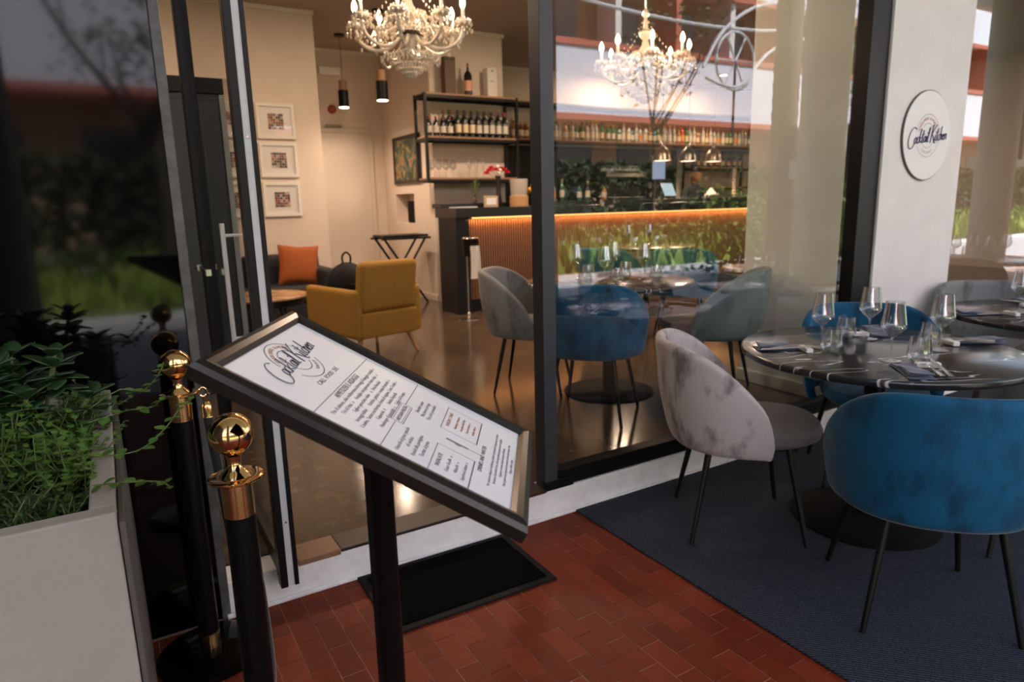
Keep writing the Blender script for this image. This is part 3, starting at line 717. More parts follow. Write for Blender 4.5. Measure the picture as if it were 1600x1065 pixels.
# leafy herb mass (countless small leaves) with round paired leaves
def herb(name, label, cat, x0, x1, y0, y1, zb, n, hmin, hmax, mtl, L, Wd, dens, spread=.05, seed=1):
    r = random.Random(seed); t = thing(name, label, cat, ((x0+x1)/2, (y0+y1)/2, zb))
    cx, cy = (x0+x1)/2, (y0+y1)/2; lb = MB(); sb = MB(); v, f = leaf_geo(L, Wd, .25, n=4)
    for i in range(n):
        x, y = r.uniform(x0, x1)-cx, r.uniform(y0, y1)-cy; h = r.uniform(hmin, hmax)*(1-.35*(abs(x)/((x1-x0)/2))**2)
        dx, dy = r.gauss(0, spread), r.gauss(0, spread)
        pth = spline([(x, y, 0), (x+dx*.4, y+dy*.4, h*.55), (x+dx, y+dy, h)], 4)
        sb.tube(pth, .0012, 4)
        for j in range(dens):
            q = (j+1)/dens; p_ = pth[min(len(pth)-1, int(q*(len(pth)-1)))]; a = j*1.6+r.uniform(-.3, .3)
            for k in (0, PI):
                mm = xf(p_, a+k, r.uniform(-.6, .3), 0, r.uniform(.7, 1.25)*(1-.3*q))
                lb.add([mm @ Vector(w_) for w_ in v], f)
    stuff(lb.build('foliage', mtl, t, True)); stuff(sb.build('stems', stem_m, t, True))
    return t
herb('herb_plant', 'bright green small-leaved herb filling the middle of the planter', 'plant', -.46, -.10, 1.58, 2.02, .80, 300, .10, .20, leaf_g, .021, .0115, 6, .03, 2)
herb('thyme_plant', 'bright green low herb tumbling over the planter rim', 'plant', -.16, -.06, 1.50, 2.22, .83, 130, .05, .12, leaf_g, .017, .0095, 6, .03, 5)
herb('fern_plant', 'dark feathery plant at the near edge of the planter', 'plant', -.68, -.10, 1.36, 1.66, .80, 620, .05, .12, fern_m, .015, .0042, 12, .035, 4)
herb('spurge_plant', 'dark leafy plant hanging at the far left side of the planter', 'plant', -.68, -.40, 1.62, 2.1, .80, 260, .08, .17, fern_m, .028, .012, 7, .035, 6)
# trailing sprigs with countable leaves
def sprig(label, pts, nleaf, L, Wd):
    t = thing('trailing_sprig', label, 'sprig', pts[0], 0, 'trailing sprigs')
    P0 = Vector(pts[0]); pth = spline([Vector(q)-P0 for q in pts], 6); MB().tube(pth, .0016, 5).build('stem', stem_m, t, True)
    v, f = leaf_geo(L, Wd, .2, n=4); me = MB().add(v, f).mesh('sprig_leaf', leaf_g, True)
    for j in range(nleaf):
        q = (j+.8)/nleaf; p_ = pth[min(len(pth)-1, int(q*(len(pth)-1)))]
        for k in (0, PI):
            o = bpy.data.objects.new('leaf', me); COL.objects.link(o); o.parent = t
            o.matrix_local = xf(p_, j*1.3+k+rnd.uniform(-.3, .3), rnd.uniform(-.5, .5), 0, rnd.uniform(.75, 1.2)*(1.1-.45*q))
sprig('long sprig reaching furthest out over the black panel', [(-.09, 1.60, .90), (.0, 1.63, .885), (.06, 1.66, .915), (.10, 1.68, .955), (.125, 1.70, .965)], 9, .026, .0125)
sprig('upper curling sprig at the back corner of the planter rim', [(-.10, 1.86, .93), (-.02, 1.88, .97), (.03, 1.88, .96), (.07, 1.86, 1.0), (.085, 1.86, 1.03)], 9, .025, .012)
sprig('short sprig drooping beside the further stanchion side of the rim', [(-.09, 1.80, .92), (-.01, 1.82, .93), (.045, 1.82, .93), (.075, 1.80, .96)], 9, .024, .0115)
sprig('small low sprig beside the near corner of the planter', [(-.08, 1.42, .90), (-.02, 1.44, .885), (.03, 1.45, .87), (.05, 1.46, .85)], 7, .024, .011)

# ------------------------------------------------------------------ sign on the pier
sg = thing('wall_sign', 'round white sign with the cocktail kitchen emblem on the white pier', 'sign', (4.352, FY-.010, 1.748))
MB().lathe([(.262, 0), (.265, .002), (.265, .012), (.262, .014)], 72).build('rim', mat('sign_rim', (.06, .06, .06), .4), sg, True).matrix_local = Matrix.Rotation(PI/2, 4, 'X')
MB().lathe([(.2595, .0135), (.2595, .0152)], 72).build('disc', mat('sign_white', (.76, .75, .74), .5), sg, True).matrix_local = Matrix.Rotation(PI/2, 4, 'X')
sp = MB(); prt = sp
arc(0, 0, .125, 12, 172, .0018, 0); arc(0, 0, .125, 192, 350, .0018, 0); arc(0, 0, .072, 20, 165, .0018, 0); arc(0, 0, .072, 205, 335, .0018, 0)
arctext('FOODLOVERS & MORE', 0, 0, .099, 168, 38, .025, 1, out=sp); arctext('TUSCANY', 0, 0, .10, 235, 305, .022, 1, True, out=sp)
script_text(sp, 'Cocktail Kitchen', .42, .0028, Vector((0, -.012, 0)), X3, Y3, Z3, .25, 2, .10)
em = sp.build('emblem', [mat('emblem_grey', (.35, .35, .42), .6), ink_red, ink_navy], sg); em.matrix_local = Matrix.Translation((0, -.0178, 0)) @ Matrix.Rotation(PI/2, 4, 'X')

# ------------------------------------------------------------------ return wall socket
sk = thing('wall_switch', 'white three-module switch plate low on the sage wall behind the glass', 'switch', (3.744, 2.95, .60), PI)
MB().box(0, .008, -.06, .06, -.04, .04).build('plate', white_ceramic, sk, bevel=.003)
for i in (-1, 0, 1): MB().box(.008, .011, i*.024-.010, i*.024+.010, -.022, .022).build('rocker', white_ceramic, sk, bevel=.001)

# ------------------------------------------------------------------ bar
BX0, BX1, BYF = 3.44, 9.3, 6.98
bar = thing('bar_counter', 'long black-topped bar with a walnut slatted front and orange light strip', 'bar', (0, 0, IZ))
MB().box(BX0, BX0+.17, BYF-.04, 7.42, 0, 1.12).build('end_panel', black_metal, bar, bevel=.003)
MB().box(BX0+.17, BX1, BYF+.03, 7.42, .16, 1.12).build('carcass', mat('bar_carcass', (.02, .012, .009), .6), bar)
MB().box(BX0+.17, BX1, BYF+.10, 7.40, 0, .16).build('plinth', black_metal, bar)
MB().box(BX0, BX1, BYF-.06, 7.50, 1.12, 1.23).build('counter_top', mat('black_top', (.010, .010, .011), .25), bar, bevel=.004)
MB().box(BX0+.02, BX1, 7.36, 7.62, 1.23, 1.285).build('back_ledge', mat('black_ledge', (.009, .009, .010), .35), bar, bevel=.004)
sm = MB().box(-.0095, .0095, -.011, .011, .0, .96).mesh('slat', mat('walnut_slat', (.20, .095, .048), .45, noise=.5, scale=10, stretch=(6, 6, 1)))
ns = 0; x = BX0+.195
while x < BX1 and ns < 178:
    o = bpy.data.objects.new('slat', sm); COL.objects.link(o); o.parent = bar; o.location = (x, BYF+.018, .16); x += .0325; ns += 1
MB().box(BX0+.22, BX1, BYF-.030, BYF-.018, 1.106, 1.118).build('light_strip', emat('led_orange', (1, .42, .12), 3.5), bar, label='glowing orange light strip under the counter edge')
ll = bpy.data.lights.new('led_strip_light', 'AREA'); ll.shape = 'RECTANGLE'; ll.size = 5.6; ll.size_y = .03; ll.energy = 24; ll.color = (1, .45, .14)
lo = bpy.data.objects.new('led_strip_light', ll); COL.objects.link(lo); lo.location = ((BX0+BX1)/2, BYF-.03, IZ+1.095); lo.rotation_euler = (R(12), 0, 0)

# items on the bar
CT = IZ+1.23; LT = IZ+1.285
def bottle_parts(t, body_m, label_m, cap_m, h=.30, r=.037, neck=.013, lab=(.35, .62)):
    k = h/.30
    MB().lathe([(r*.9, 0), (r, .004), (r, .19*k), (r*.8, .212*k), (neck*1.2, .235*k), (neck, .25*k), (neck, .285*k)], 14).build('bottle_body', body_m, t, True)
    MB().lathe([(r+.0006, .19*k*lab[0]*.6+.012), (r+.0006, .19*k*lab[1]+.03)], 14, cap=False).build('paper_label', label_m, t, True)
    MB().lathe([(neck+.001, .262*k), (neck+.0015, .30*k), (neck*.9, .302*k)], 10).build('capsule', cap_m, t, True)
bgl = lambda n, c, tr=.0: mat(n, c, .12, spec=.6)
wine_d = bgl('wine_bottle_dark', (.010, .012, .010)); wine_g = bgl('bottle_green', (.02, .09, .035)); bt_amber = bgl('bottle_amber', (.22, .07, .015)); bt_clear = bgl('bottle_clear', (.30, .29, .25)); bt_teal = bgl('bottle_teal', (.02, .11, .10)); bt_red = bgl('bottle_red', (.35, .04, .012)); bt_gold = bgl('bottle_honey', (.36, .17, .045))
lab_w = mat('label_white', (.55, .51, .44), .7); lab_c = mat('label_cream', (.62, .52, .34), .7); lab_p = mat('label_rose', (.60, .30, .22), .7); lab_o = mat('label_orange', (.6, .22, .05), .7)
cap_r = mat('capsule_red', (.20, .02, .03), .4); cap_k = mat('capsule_black', (.015, .012, .012), .4); cap_g = mat('capsule_gold', (.45, .28, .08), .35, metal=.6)
def bottle(label, loc, body, lab, cap, h, r, group):
    key = (body.name, lab.name, cap.name, h, r)
    if key in BT: return dup(BT[key], loc, random.uniform(0, 6), label, group)
    t = thing('bottle', label, 'bottle', loc, 0, group); bottle_parts(t, body, lab, cap, h, r); BT[key] = t; return t
BT = {}
# shelf unit above the bar : black frame, three wooden boards
def shelf_unit(label, x0, x1, y0, y1, z0, z1, zs, wood, grp):
    t = thing('wall_shelf', label, 'shelf', (0, 0, 0), 0, grp); w = .034
    for x in (x0, x1-w):
        for y in (y0, y1-w): MB().box(x, x+w, y, y+w, z0, z1).build('upright', black_metal, t)
    for z in zs:
        for y in (y0, y1-w): MB().box(x0+w, x1-w, y, y+w, z-w, z).build('cross_bar', black_metal, t)
        for x in (x0, x1-w): MB().box(x, x+w, y0+w, y1-w, z-w, z).build('side_bar', black_metal, t)
        MB().box(x0+w*.5, x1-w*.5, y0+.003, y1-.003, z, z+.022).build('shelf_board', wood, t)
    return t
shelf_unit('black steel and wood shelf on the pier holding the wine bottles', 3.50, 4.84, 7.80, 8.13, 1.70, 2.757, (1.725, 2.225, 2.735), wood_shelf, 'shelves above the bar')
SG = 'wine bottles on the pier shelf'
names = ['first', 'second', 'third', 'fourth', 'fifth', 'sixth', 'seventh', 'eighth', 'ninth', 'tenth', 'eleventh', 'twelfth', 'thirteenth']
for i in range(12):
    x = 3.58+.098*i+(.02 if i > 3 else 0)
    if i < 4: b, l, c, h = wine_d, lab_w, cap_r, .24
    elif i < 7: b, l, c, h = wine_d, lab_c, cap_k, .32
    else: b, l, c, h = wine_d, lab_w, cap_k if i < 11 else cap_r, .32
    bottle('%s dark wine bottle from the outer end of the pier shelf, front row' % names[i], (x, 7.87, 2.248), b, l, c, h, .038, SG)
    if i > 2:
        bottle('%s dark wine bottle from the outer end of the pier shelf, middle row' % names[i], (x+.03, 7.96, 2.248), wine_d, lab_c, cap_k if i < 10 else cap_r, .34, .038, SG)
        bottle('%s dark wine bottle from the outer end of the pier shelf, back row' % names[i], (x+.0, 8.06, 2.248), wine_d, lab_w, cap_r if i < 5 else cap_k, .345, .038, SG)
bottle('big champagne bottle with a rose label standing alone on top of the shelf', (4.19, 7.95, 2.759), wine_d, lab_p, cap_r, .40, .052, None)
bx1 = thing('bottle_box', 'dark brown upright bottle box on top of the shelf', 'box', (3.93, 7.98, 2.758)); MB().box(-.075, .075, -.06, .06, 0, .42).build('carton', mat('brown_box', (.10, .055, .035), .6), bx1, bevel=.004); MB().box(-.077, .077, -.062, .062, .42, .455).build('lid', mat('brown_box_lid', (.08, .045, .03), .6), bx1, bevel=.004)
bx2 = thing('bottle_box', 'white upright bottle box on top of the shelf', 'box', (4.53, 7.98, 2.758)); MB().box(-.07, .07, -.06, .06, 0, .37).build('carton', mat('white_box', (.62, .58, .52), .6), bx2, bevel=.004); MB().box(-.03, .03, -.0615, -.060, .20, .21).build('print', ink_light, bx2); MB().lathe([(.012, .001), (.012, .004)], 12, (0, 0, 0)).build('seal', ink, bx2).matrix_local = Matrix.Translation((0, -.06, .33)) @ Matrix.Rotation(PI/2, 4, 'X')
# glasses on the lower board
for i in range(4):
    dup(wg0, (3.62+.10*i, 7.93, 1.748), i, '%s stemmed glass from the outer end, low board of the pier shelf' % names[i], 'glasses on the pier shelf')
for i in range(3):
    t = thing('flute_glass', '%s tall flute on the low board of the pier shelf' % names[i], 'glass', (4.16+.10*i, 7.93, 1.748), 0, 'flutes on the pier shelf')
    MB().lathe([(.03, 0), (.03, .002), (.004, .006), (.004, .09), (.018, .12), (.026, .17), (.024, .26)], 18, cap=False).build('glass_wall', thin_glass, t, True)
# back bar shelves
shelf_unit('long black back-bar shelf crowded with spirit bottles', 5.60, 11.8, 9.52, 9.86, 2.36, 3.022, (2.42, 3.00), wood_shelf, 'shelves above the bar')
rb = random.Random(11); kinds = [(wine_g, lab_w, cap_g, .29, .036), (bt_clear, lab_c, cap_k, .30, .038), (bt_amber, lab_c, cap_g, .27, .042), (bt_clear, lab_w, cap_g, .33, .033), (wine_g, lab_c, cap_k, .31, .036), (bt_gold, lab_w, cap_k, .28, .040), (bt_teal, lab_w, cap_k, .26, .042), (bt_clear, lab_o, cap_r, .29, .036), (bt_red, lab_o, cap_k, .34, .040), (wine_d, lab_c, cap_g, .28, .040)]
words = {'bottle_green': 'green', 'bottle_clear': 'clear', 'bottle_amber': 'amber', 'bottle_honey': 'honey-coloured', 'bottle_teal': 'teal', 'bottle_red': 'orange-red', 'wine_bottle_dark': 'dark'}
def ordn(i):
    return '%d%s' % (i, 'th' if 10 <= i % 100 <= 20 else {1: 'st', 2: 'nd', 3: 'rd'}.get(i % 10, 'th'))
x = 5.75; i = 0
while x < 11.6:
    k = kinds[rb.choice([2, 5, 2]) if i < 7 else (8 if i == 34 else rb.choice([0, 1, 2, 3, 4, 5, 6, 7, 1, 3]))]
    bottle('%s spirit bottle, %s along the long back-bar shelf from the pier' % (words[k[0].name], ordn(i+1)), (x, 9.62+rb.uniform(-.02, .03), 2.443), *k[:3], k[3], k[4], 'spirit bottles on the back-bar shelf')
    if i % 2: bottle('%s spirit bottle, %s in the rear row of the back-bar shelf' % (words[kinds[(i*3) % 10][0].name], ordn(i//2+1)), (x+.05, 9.76, 2.443), *kinds[(i*3) % 10], 'spirit bottles on the back-bar shelf')
    x += rb.uniform(.095, .135); i += 1
# dark back bar wall unit with low bottles
bb = thing('back_bar_unit', 'black back-bar cabinet with dark mirrored splashback below the bottle shelf', 'cabinet', (0, 0, 0))
MB().box(5.4, 9.75, 9.45, 9.87, IZ, 1.12).build('cabinet', black_metal, bb, bevel=.003)
MB().box(5.4, 9.75, 9.40, 9.88, 1.12, 1.16).build('worktop', black_metal, bb, bevel=.003)
MB().box(5.4, 9.75, 9.86, 9.895, 1.16, 2.36).build('splashback', mat('dark_mirror', (.012, .014, .013), .25), bb)
for i in range(26):
    k = kinds[(i*7) % 10]
    bottle('%s bottle on the low black back-bar worktop, %s from the pier end' % (words[k[0].name], ordn(i+1)), (5.6+i*.155, 9.58, 1.16), *k[:3], .26, .036, 'bottles on the back-bar worktop')
sr = shelf_unit('black framed shelf on the lit tan wall beyond the bartender', 9.9, 11.6, 9.58, 9.86, 1.55, 2.36, (1.62, 2.0, 2.34), wood_shelf, 'shelves above the bar')
for i in range(9):
    bottle('wine bottle on the framed shelf beyond the bartender, %s one' % ordn(i+1), (10.0+i*.17, 9.7, 2.023), wine_d, [lab_p, lab_o, lab_c][i % 3], cap_r, .27, .036, 'bottles on the shelf beyond the bartender')
# bottles and small things on the counter itself
for i in range(30):
    x = 4.90+i*.145
    if x > 7.3 or i % 3 == 1 or 6.1 < x < 6.95 or 6.85 < x < 7.2: continue
    k = kinds[(i*3+1) % 10]
    bottle('%s bottle standing on the bar ledge, %s from the flower vase' % (words[k[0].name], ordn(i+1)), (x, 7.52, LT), *k[:3], .20+.03*((i*5) % 4), .033, 'bottles on the bar ledge')
mn = tag(MB().box(3.50, 3.76, 7.0, 7.22, CT, CT+.012).build('menu_pile', paper, bevel=.002), 'thin pile of white menus lying on the bar end', 'menus')
vs_ = thing('dried_bouquet', 'small vase with a dark feathery plant on the bar', 'plant', (3.97, 7.46, LT))
MB().lathe([(.02, 0), (.026, .01), (.024, .05), (.015, .075), (.022, .09)], 16).build('vase', mat('vase_glass', (.10, .05, .05), .15), vs_, True)
q = MB(); f_ = MB(); v, f = leaf_geo(.10, .006, .5, n=4)
for i in range(34):
    a = rnd.uniform(0, 2*PI); t_ = rnd.uniform(.15, 1.15); p1 = Vector((math.cos(a)*.06*t_, math.sin(a)*.06*t_, .20+rnd.uniform(0, .08)))
    q.tube([(0, 0, .07), p1*.6+Vector((0, 0, .04)), p1], .0018, 4)
    mm = xf(p1*.9, a, rnd.uniform(-.9, -.1), 0, rnd.uniform(.7, 1.2)); f_.add([mm @ Vector(w_) for w_ in v], f)
q.build('stems', stem_m, vs_); stuff(f_.build('foliage', fern_m, vs_))
pf = thing('card_frame', 'small framed card standing on the bar', 'frame', (4.07, 7.22, CT), R(4)); MB().box(-.10, .10, 0, .018, 0, .135).build('border', mat('frame_oak', (.45, .32, .2), .5), pf, bevel=.003); MB().box(-.07, .07, -.002, .001, .03, .11).build('card', paper, pf)
wv = thing('wine_vase', 'tall dark slim vase with red and white flowers on the bar', 'vase', (4.33, 7.49, LT))
MB().lathe([(.04, 0), (.045, .01), (.028, .12), (.03, .28), (.04, .33)], 20).build('vase', cap_k, wv, True)
fl = MB(); redf = mat('red_petals', (.62, .01, .015), .5); whf = mat('white_petals', (.75, .7, .66), .5)
for j, (dx, dy, dz) in enumerate([(-.13, 0, .40), (-.09, .02, .43), (-.05, -.02, .41), (.05, 0, .42), (.10, .01, .41), (.13, -.01, .38), (-.16, .01, .37)]):
    o = MB(); v, f = leaf_geo(.055, .022, .3, n=4)
    for a in range(7): mm = xf((dx, dy, dz), a*PI/3.5, -.5 if a % 2 else .25); o.add([mm @ Vector(w_) for w_ in v], f)
    o.sphere((dx, dy, dz), .034, 10, 7, sz=.6)
    o.build('flower', redf, wv, True); MB().tube([(0, 0, .30), (dx*.6, dy, dz-.04), (dx, dy, dz)], .002, 4).build('stem', stem_m, wv)
for (dx, dz) in ((0, .36), (.02, .40), (-.01, .44)): MB().sphere((dx, -.02, dz), .022, 10, 8).build('flower', whf, wv, True)
lp = thing('table_lantern', 'grey cylinder shade on a round wooden box on the bar', 'lantern', (4.43, 7.16, CT))
MB().lathe([(.115, 0), (.115, .125), (.11, .13)], 32).build('wooden_base', mat('ply_wood', (.48, .27, .12), .5, noise=.3, scale=12), lp, True)
MB().lathe([(.10, .13), (.11, .32), (.108, .33)], 32).build('shade', mat('grey_shade', (.36, .31, .28), .8), lp, True)
yf = thing('flower_bowl', 'yellow flowers in a dark bowl on the bar beside the lantern', 'flowers', (4.68, 7.18, CT))
MB().lathe([(.05, 0), (.09, .05), (.10, .10)], 20).build('bowl', cap_k, yf, True)
for j in range(16):
    a = j*2.4; rr_ = .02+.0055*j; o = MB(); o.sphere((rr_*math.cos(a), rr_*math.sin(a), .12+.14*(1-rr_/.13)+.02), .03, 9, 7); o.build('flower', mat('yellow_petals', (.72, .42, .03), .6), yf, True)
# espresso machine, screen, beer tower, lemon basket
es_ = thing('espresso_machine', 'black and steel espresso machine on the bar ledge', 'coffee machine', (6.55, 7.62, CT+.0))
m = MB(); m.box(-.36, .36, .0, .42, 0, .10); m.box(-.36, .36, .12, .42, .10, .36); m.box(-.38, .38, .0, .42, .36, .44); m.build('body', black_metal, es_, bevel=.015)
MB().box(-.38, .38, -.005, .0, .375, .425).build('fascia', steel, es_, bevel=.002)
for dx in (-.2, .2): MB().tube([(dx, .06, .30), (dx, .02, .26), (dx, -.12, .25)], [.03, .022, .012], 10).build('group_handle', cap_k, es_, True)
for i in range(10): dup(tu0, (6.25+.07*i, 7.78, CT+.44), 0, 'upturned glass on top of the espresso machine, %s' % ordn(i+1), 'glasses on the espresso machine')
sc_ = thing('tablet_screen', 'pale blue screen hanging behind the bar beside the bartender', 'screen', (7.06, 7.50, 1.70), R(-8)); MB().box(-.12, .12, 0, .02, 0, .34).build('casing', black_metal, sc_, bevel=.004)
MB().box(-.11, .11, -.003, 0, .01, .33).build('display', emat('screen_glow', (.55, .62, .85), .55), sc_); MB().tube([(0, .02, 0), (0, .03, LT-1.70+.01)], .012, 8).build('arm', black_metal, sc_); MB().lathe([(.06, LT-1.70), (.06, LT-1.69)], 16, (0, .03, 0)).build('foot', black_metal, sc_)
pos = thing('till_screen', 'tilted white-lit till screen on the bar', 'screen', (7.28, 7.48, LT), R(10)); a_ = MB().box(-.15, .15, -.01, .01, 0, .22).build('casing', black_metal, pos, bevel=.004); a_.rotation_euler = (R(-25), 0, 0); a_.location = (0, 0, .03)
MB().box(-.14, .14, -.013, -.010, .01, .21).build('display', emat('till_glow', (.7, .85, .9), .8), a_)
MB().box(-.07, .07, -.04, .09, 0, .03).build('foot', black_metal, pos)
tw = thing('beer_tower', 'pale stacked-ring glass tower on the bar beyond the bartender', 'drinks tower', (8.62, 7.45, LT))
MB().lathe([(.055, 0), (.055, .02), (.02, .03)], 20).build('foot', steel, tw, True)
MB().lathe([(.02+.016*(j % 2), .03+.022*j) for j in range(20)], 16).build('ringed_column', mat('tower_cream', (.72, .55, .42), .3), tw, True)
sb_ = tag(MB().lathe([(.10, 0), (.11, .01), (.12, .12), (.115, .125)], 24, cap=True).build('ice_bucket', mat('bucket_grey', (.12, .11, .11), .4), None, True), 'grey round bucket on the bar beyond the bartender', 'bucket'); sb_.location = (8.95, 7.44, LT)
# ------------------------------------------------------------------ pendants over the bar
for i, px_ in enumerate((6.93, 7.44, 7.97)):
    t = thing('metal_pendant', 'brushed metal bell pendant over the bar, %s' % ['next to the mullion side', 'middle one of three', 'furthest from the mullion'][i], 'pendant lamp', (px_, 7.3, 1.955), 0, 'bell pendants over the bar')
    MB().lathe([(.135, 0), (.137, .006), (.128, .03), (.118, .09), (.085, .15), (.045, .185), (.03, .20), (.028, .235), (.012, .245)], 36, cap=False).build('bell_shade', mat('aged_metal', (.42, .36, .30), .28, metal=1), t, True)
    MB().lathe([(.125, .006), (.126, .012)], 32).build('glowing_disc', emat('pendant_glow', (1, .70, .45), 5), t)
    MB().tube([(0, 0, .24), (0, 0, 3.6-1.955)], .004, 6).build('cable', black_metal, t)
    q = bpy.data.lights.new('bell_light', 'SPOT'); q.energy = 34; q.color = (1, .68, .42); q.spot_size = R(168); q.spot_blend = .6; q.shadow_soft_size = .08
    qo = bpy.data.objects.new('bell_light', q); COL.objects.link(qo); qo.location = (px_, 7.3, 1.95)
# black tube pendants near the door wall
for i, (loc, lb) in enumerate([((2.90, 9.02, 2.70), 'black tube pendant with wood collar, hanging lower before the grey door'), ((2.96, 7.76, 2.62), 'black tube pendant with wood collar, half behind the big chandelier')]):
    t = thing('tube_pendant', lb, 'pendant lamp', loc, 0, 'black tube pendants')
    MB().lathe([(.066, 0), (.066, .21), (.058, .214)], 28).build('black_tube', postblack, t, True)
    MB().lathe([(.05, .214), (.05, .33), (.045, .333)], 24).build('wood_collar', mat('collar_wood', (.36, .2, .09), .5, noise=.3, scale=12), t, True)
    MB().lathe([(.063, -.004), (.063, -.001)], 24).build('glowing_disc', emat('tube_glow', (1, .80, .58), 14), t)
    MB().tube([(0, 0, .33), (0, 0, 3.58-loc[2])], .0035, 6).build('cable', black_metal, t)
    MB().lathe([(.065, 3.575-loc[2]), (.065, 3.599-loc[2])], 24).build('ceiling_rose', black_metal, t)
    q = bpy.data.lights.new('tube_light', 'SPOT'); q.energy = 90; q.color = (1, .72, .52); q.spot_size = R(160); q.spot_blend = .8; q.shadow_soft_size = .05
    qo = bpy.data.objects.new('tube_light', q); COL.objects.link(qo); qo.location = (loc[0], loc[1], loc[2]-.02)

# ------------------------------------------------------------------ crystal chandeliers
def chandelier(label, loc):
    t = thing('crystal_chandelier', label, 'chandelier', loc, 0, 'crystal chandeliers')
    MB().lathe([(.01, -.16), (.03, -.15), (.018, -.12), (.045, -.08), (.07, -.03), (.05, 0), (.025, .03), (.045, .07), (.055, .10), (.03, .14), (.02, .18), (.05, .21), (.055, .235), (.02, .26), (.012, .34), (.03, .36), (.014, .40)], 24).build('glass_column', mat('crystal_solid', (.80, .72, .62), .12, spec=1.0, coat=.5), t, True)
    MB().lathe([(.06, -.045), (.085, -.04), (.075, -.02), (.03, -.015)], 24).build('hub_cup', mat('hub_metal', (.10, .09, .08), .3, metal=1), t, True)
    rod = MB(); rod.tube([(0, 0, .40), (0, 0, 3.6-loc[2]-.02)], .006, 6); rod.lathe([(.06, 3.6-loc[2]-.03), (.06, 3.6-loc[2])], 20); rod.build('chain', steel, t)
    arm = MB(); arm.tube(spline([(.05, 0, -.03), (.12, 0, -.10), (.22, 0, -.12), (.31, 0, -.07), (.335, 0, .01)], 6), .011, 8)
    arm.tube(spline([(.05, 0, .02), (.10, 0, .07), (.16, 0, .03), (.20, 0, -.06)], 5), .007, 6)
    am = arm.mesh('arm', bpy.data.materials['crystal_solid'], True)
    dish = MB(); dish.lathe([(.012, .01), (.035, .018), (.052, .034), (.055, .032), (.036, .012), (.01, .004)], 16, (.335, 0, 0)); dm_ = dish.mesh('drip_dish', bpy.data.materials['crystal_solid'], True)
    cnd = MB(); cnd.lathe([(.011, .03), (.011, .105)], 12, (.335, 0, 0)); cm = cnd.mesh('candle_sleeve', white_ceramic, True)
    bl = MB(); bl.lathe([(.008, .105), (.016, .122), (.018, .138), (.013, .158), (.003, .178)], 14, (.335, 0, 0)); blm = bl.mesh('bulb', bpy.data.materials.get('bulb_glow') or emat('bulb_glow', (1, .74, .46), 22), True)
    cry = MB()
    def drop(x, y, z, s):
        cry.add([(x, y, z), (x+s, y, z-1.2*s), (x, y+s, z-1.2*s), (x-s, y, z-1.2*s), (x, y-s, z-1.2*s), (x, y, z-3.2*s)], [(0, 1, 2), (0, 2, 3), (0, 3, 4), (0, 4, 1), (5, 2, 1), (5, 3, 2), (5, 4, 3), (5, 1, 4)])
    rc = random.Random(5)
    for k in range(8):
        a = 2*PI*k/8+.2
        for me, nm in ((am, 'arm'), (dm_, 'drip_dish'), (cm, 'candle_sleeve'), (blm, 'bulb')):
            o = bpy.data.objects.new(nm, me); COL.objects.link(o); o.parent = t; o.rotation_euler = (0, 0, a)
        ca, sa = math.cos(a), math.sin(a)
        for q in range(10):     # drops round each dish
            b = q*PI/5; drop(.335*ca+.054*math.cos(b), .335*sa+.054*math.sin(b), .024, .0085); drop(.335*ca+.056*math.cos(b), .335*sa+.056*math.sin(b), -.012, .009); drop(.335*ca+.04*math.cos(b), .335*sa+.04*math.sin(b), .052, .008)
        drop(.335*ca, .335*sa, -.03, .012)
        for q in range(6):     # drops under the arms
            rr_ = .08+.045*q; drop(rr_*ca, rr_*sa, -.12-.03*math.sin(q*1.1), .0105)
        a2 = 2*PI*(k+1)/8+.2    # swags between arms and to the crown
        for q in range(1, 12):
            u = q/12; x = .335*(ca*(1-u)+math.cos(a2)*u); y = .335*(sa*(1-u)+math.sin(a2)*u); drop(x, y, .02-.10*4*u*(1-u)*.8, .0065)
            drop(.32*ca*(1-u), .32*sa*(1-u), .03+.33*u-.12*4*u*(1-u)*.5, .0055)
            x2, y2 = .19*(ca*(1-u)+math.cos(a2)*u), .19*(sa*(1-u)+math.sin(a2)*u); drop(x2, y2, -.13-.07*4*u*(1-u), .0075)
        for lay, (rr_, zz) in enumerate([(.15, -.15), (.13, -.17), (.10, -.20), (.065, -.225), (.03, -.245), (.15, .06), (.10, .10), (.20, .0), (.24, .05), (.12, 0)]):
            for q in range(4): b = a+q*PI/16; drop(rr_*math.cos(b), rr_*math.sin(b), zz, .012)
    drop(0, 0, -.24, .018)
    stuff(cry.build('crystal_drops', mat('crystal_drop', (.92, .84, .72), .12, spec=1.0, metal=.2, coat=.6), t))
    for k in range(3):
        a = 2*PI*k/3; q = bpy.data.lights.new('candle_light', 'POINT'); q.energy = 8; q.color = (1, .68, .42); q.shadow_soft_size = .06
        qo = bpy.data.objects.new('candle_light', q); COL.objects.link(qo); qo.location = (loc[0]+.40*math.cos(a), loc[1]+.40*math.sin(a), loc[2]+.16)
    return t
chandelier('crystal chandelier with lit candle bulbs seen through the open doorway', (1.765, 4.10, 2.475))
chandelier('crystal chandelier with lit candle bulbs hanging behind the big window', (3.74, 4.15, 2.43))
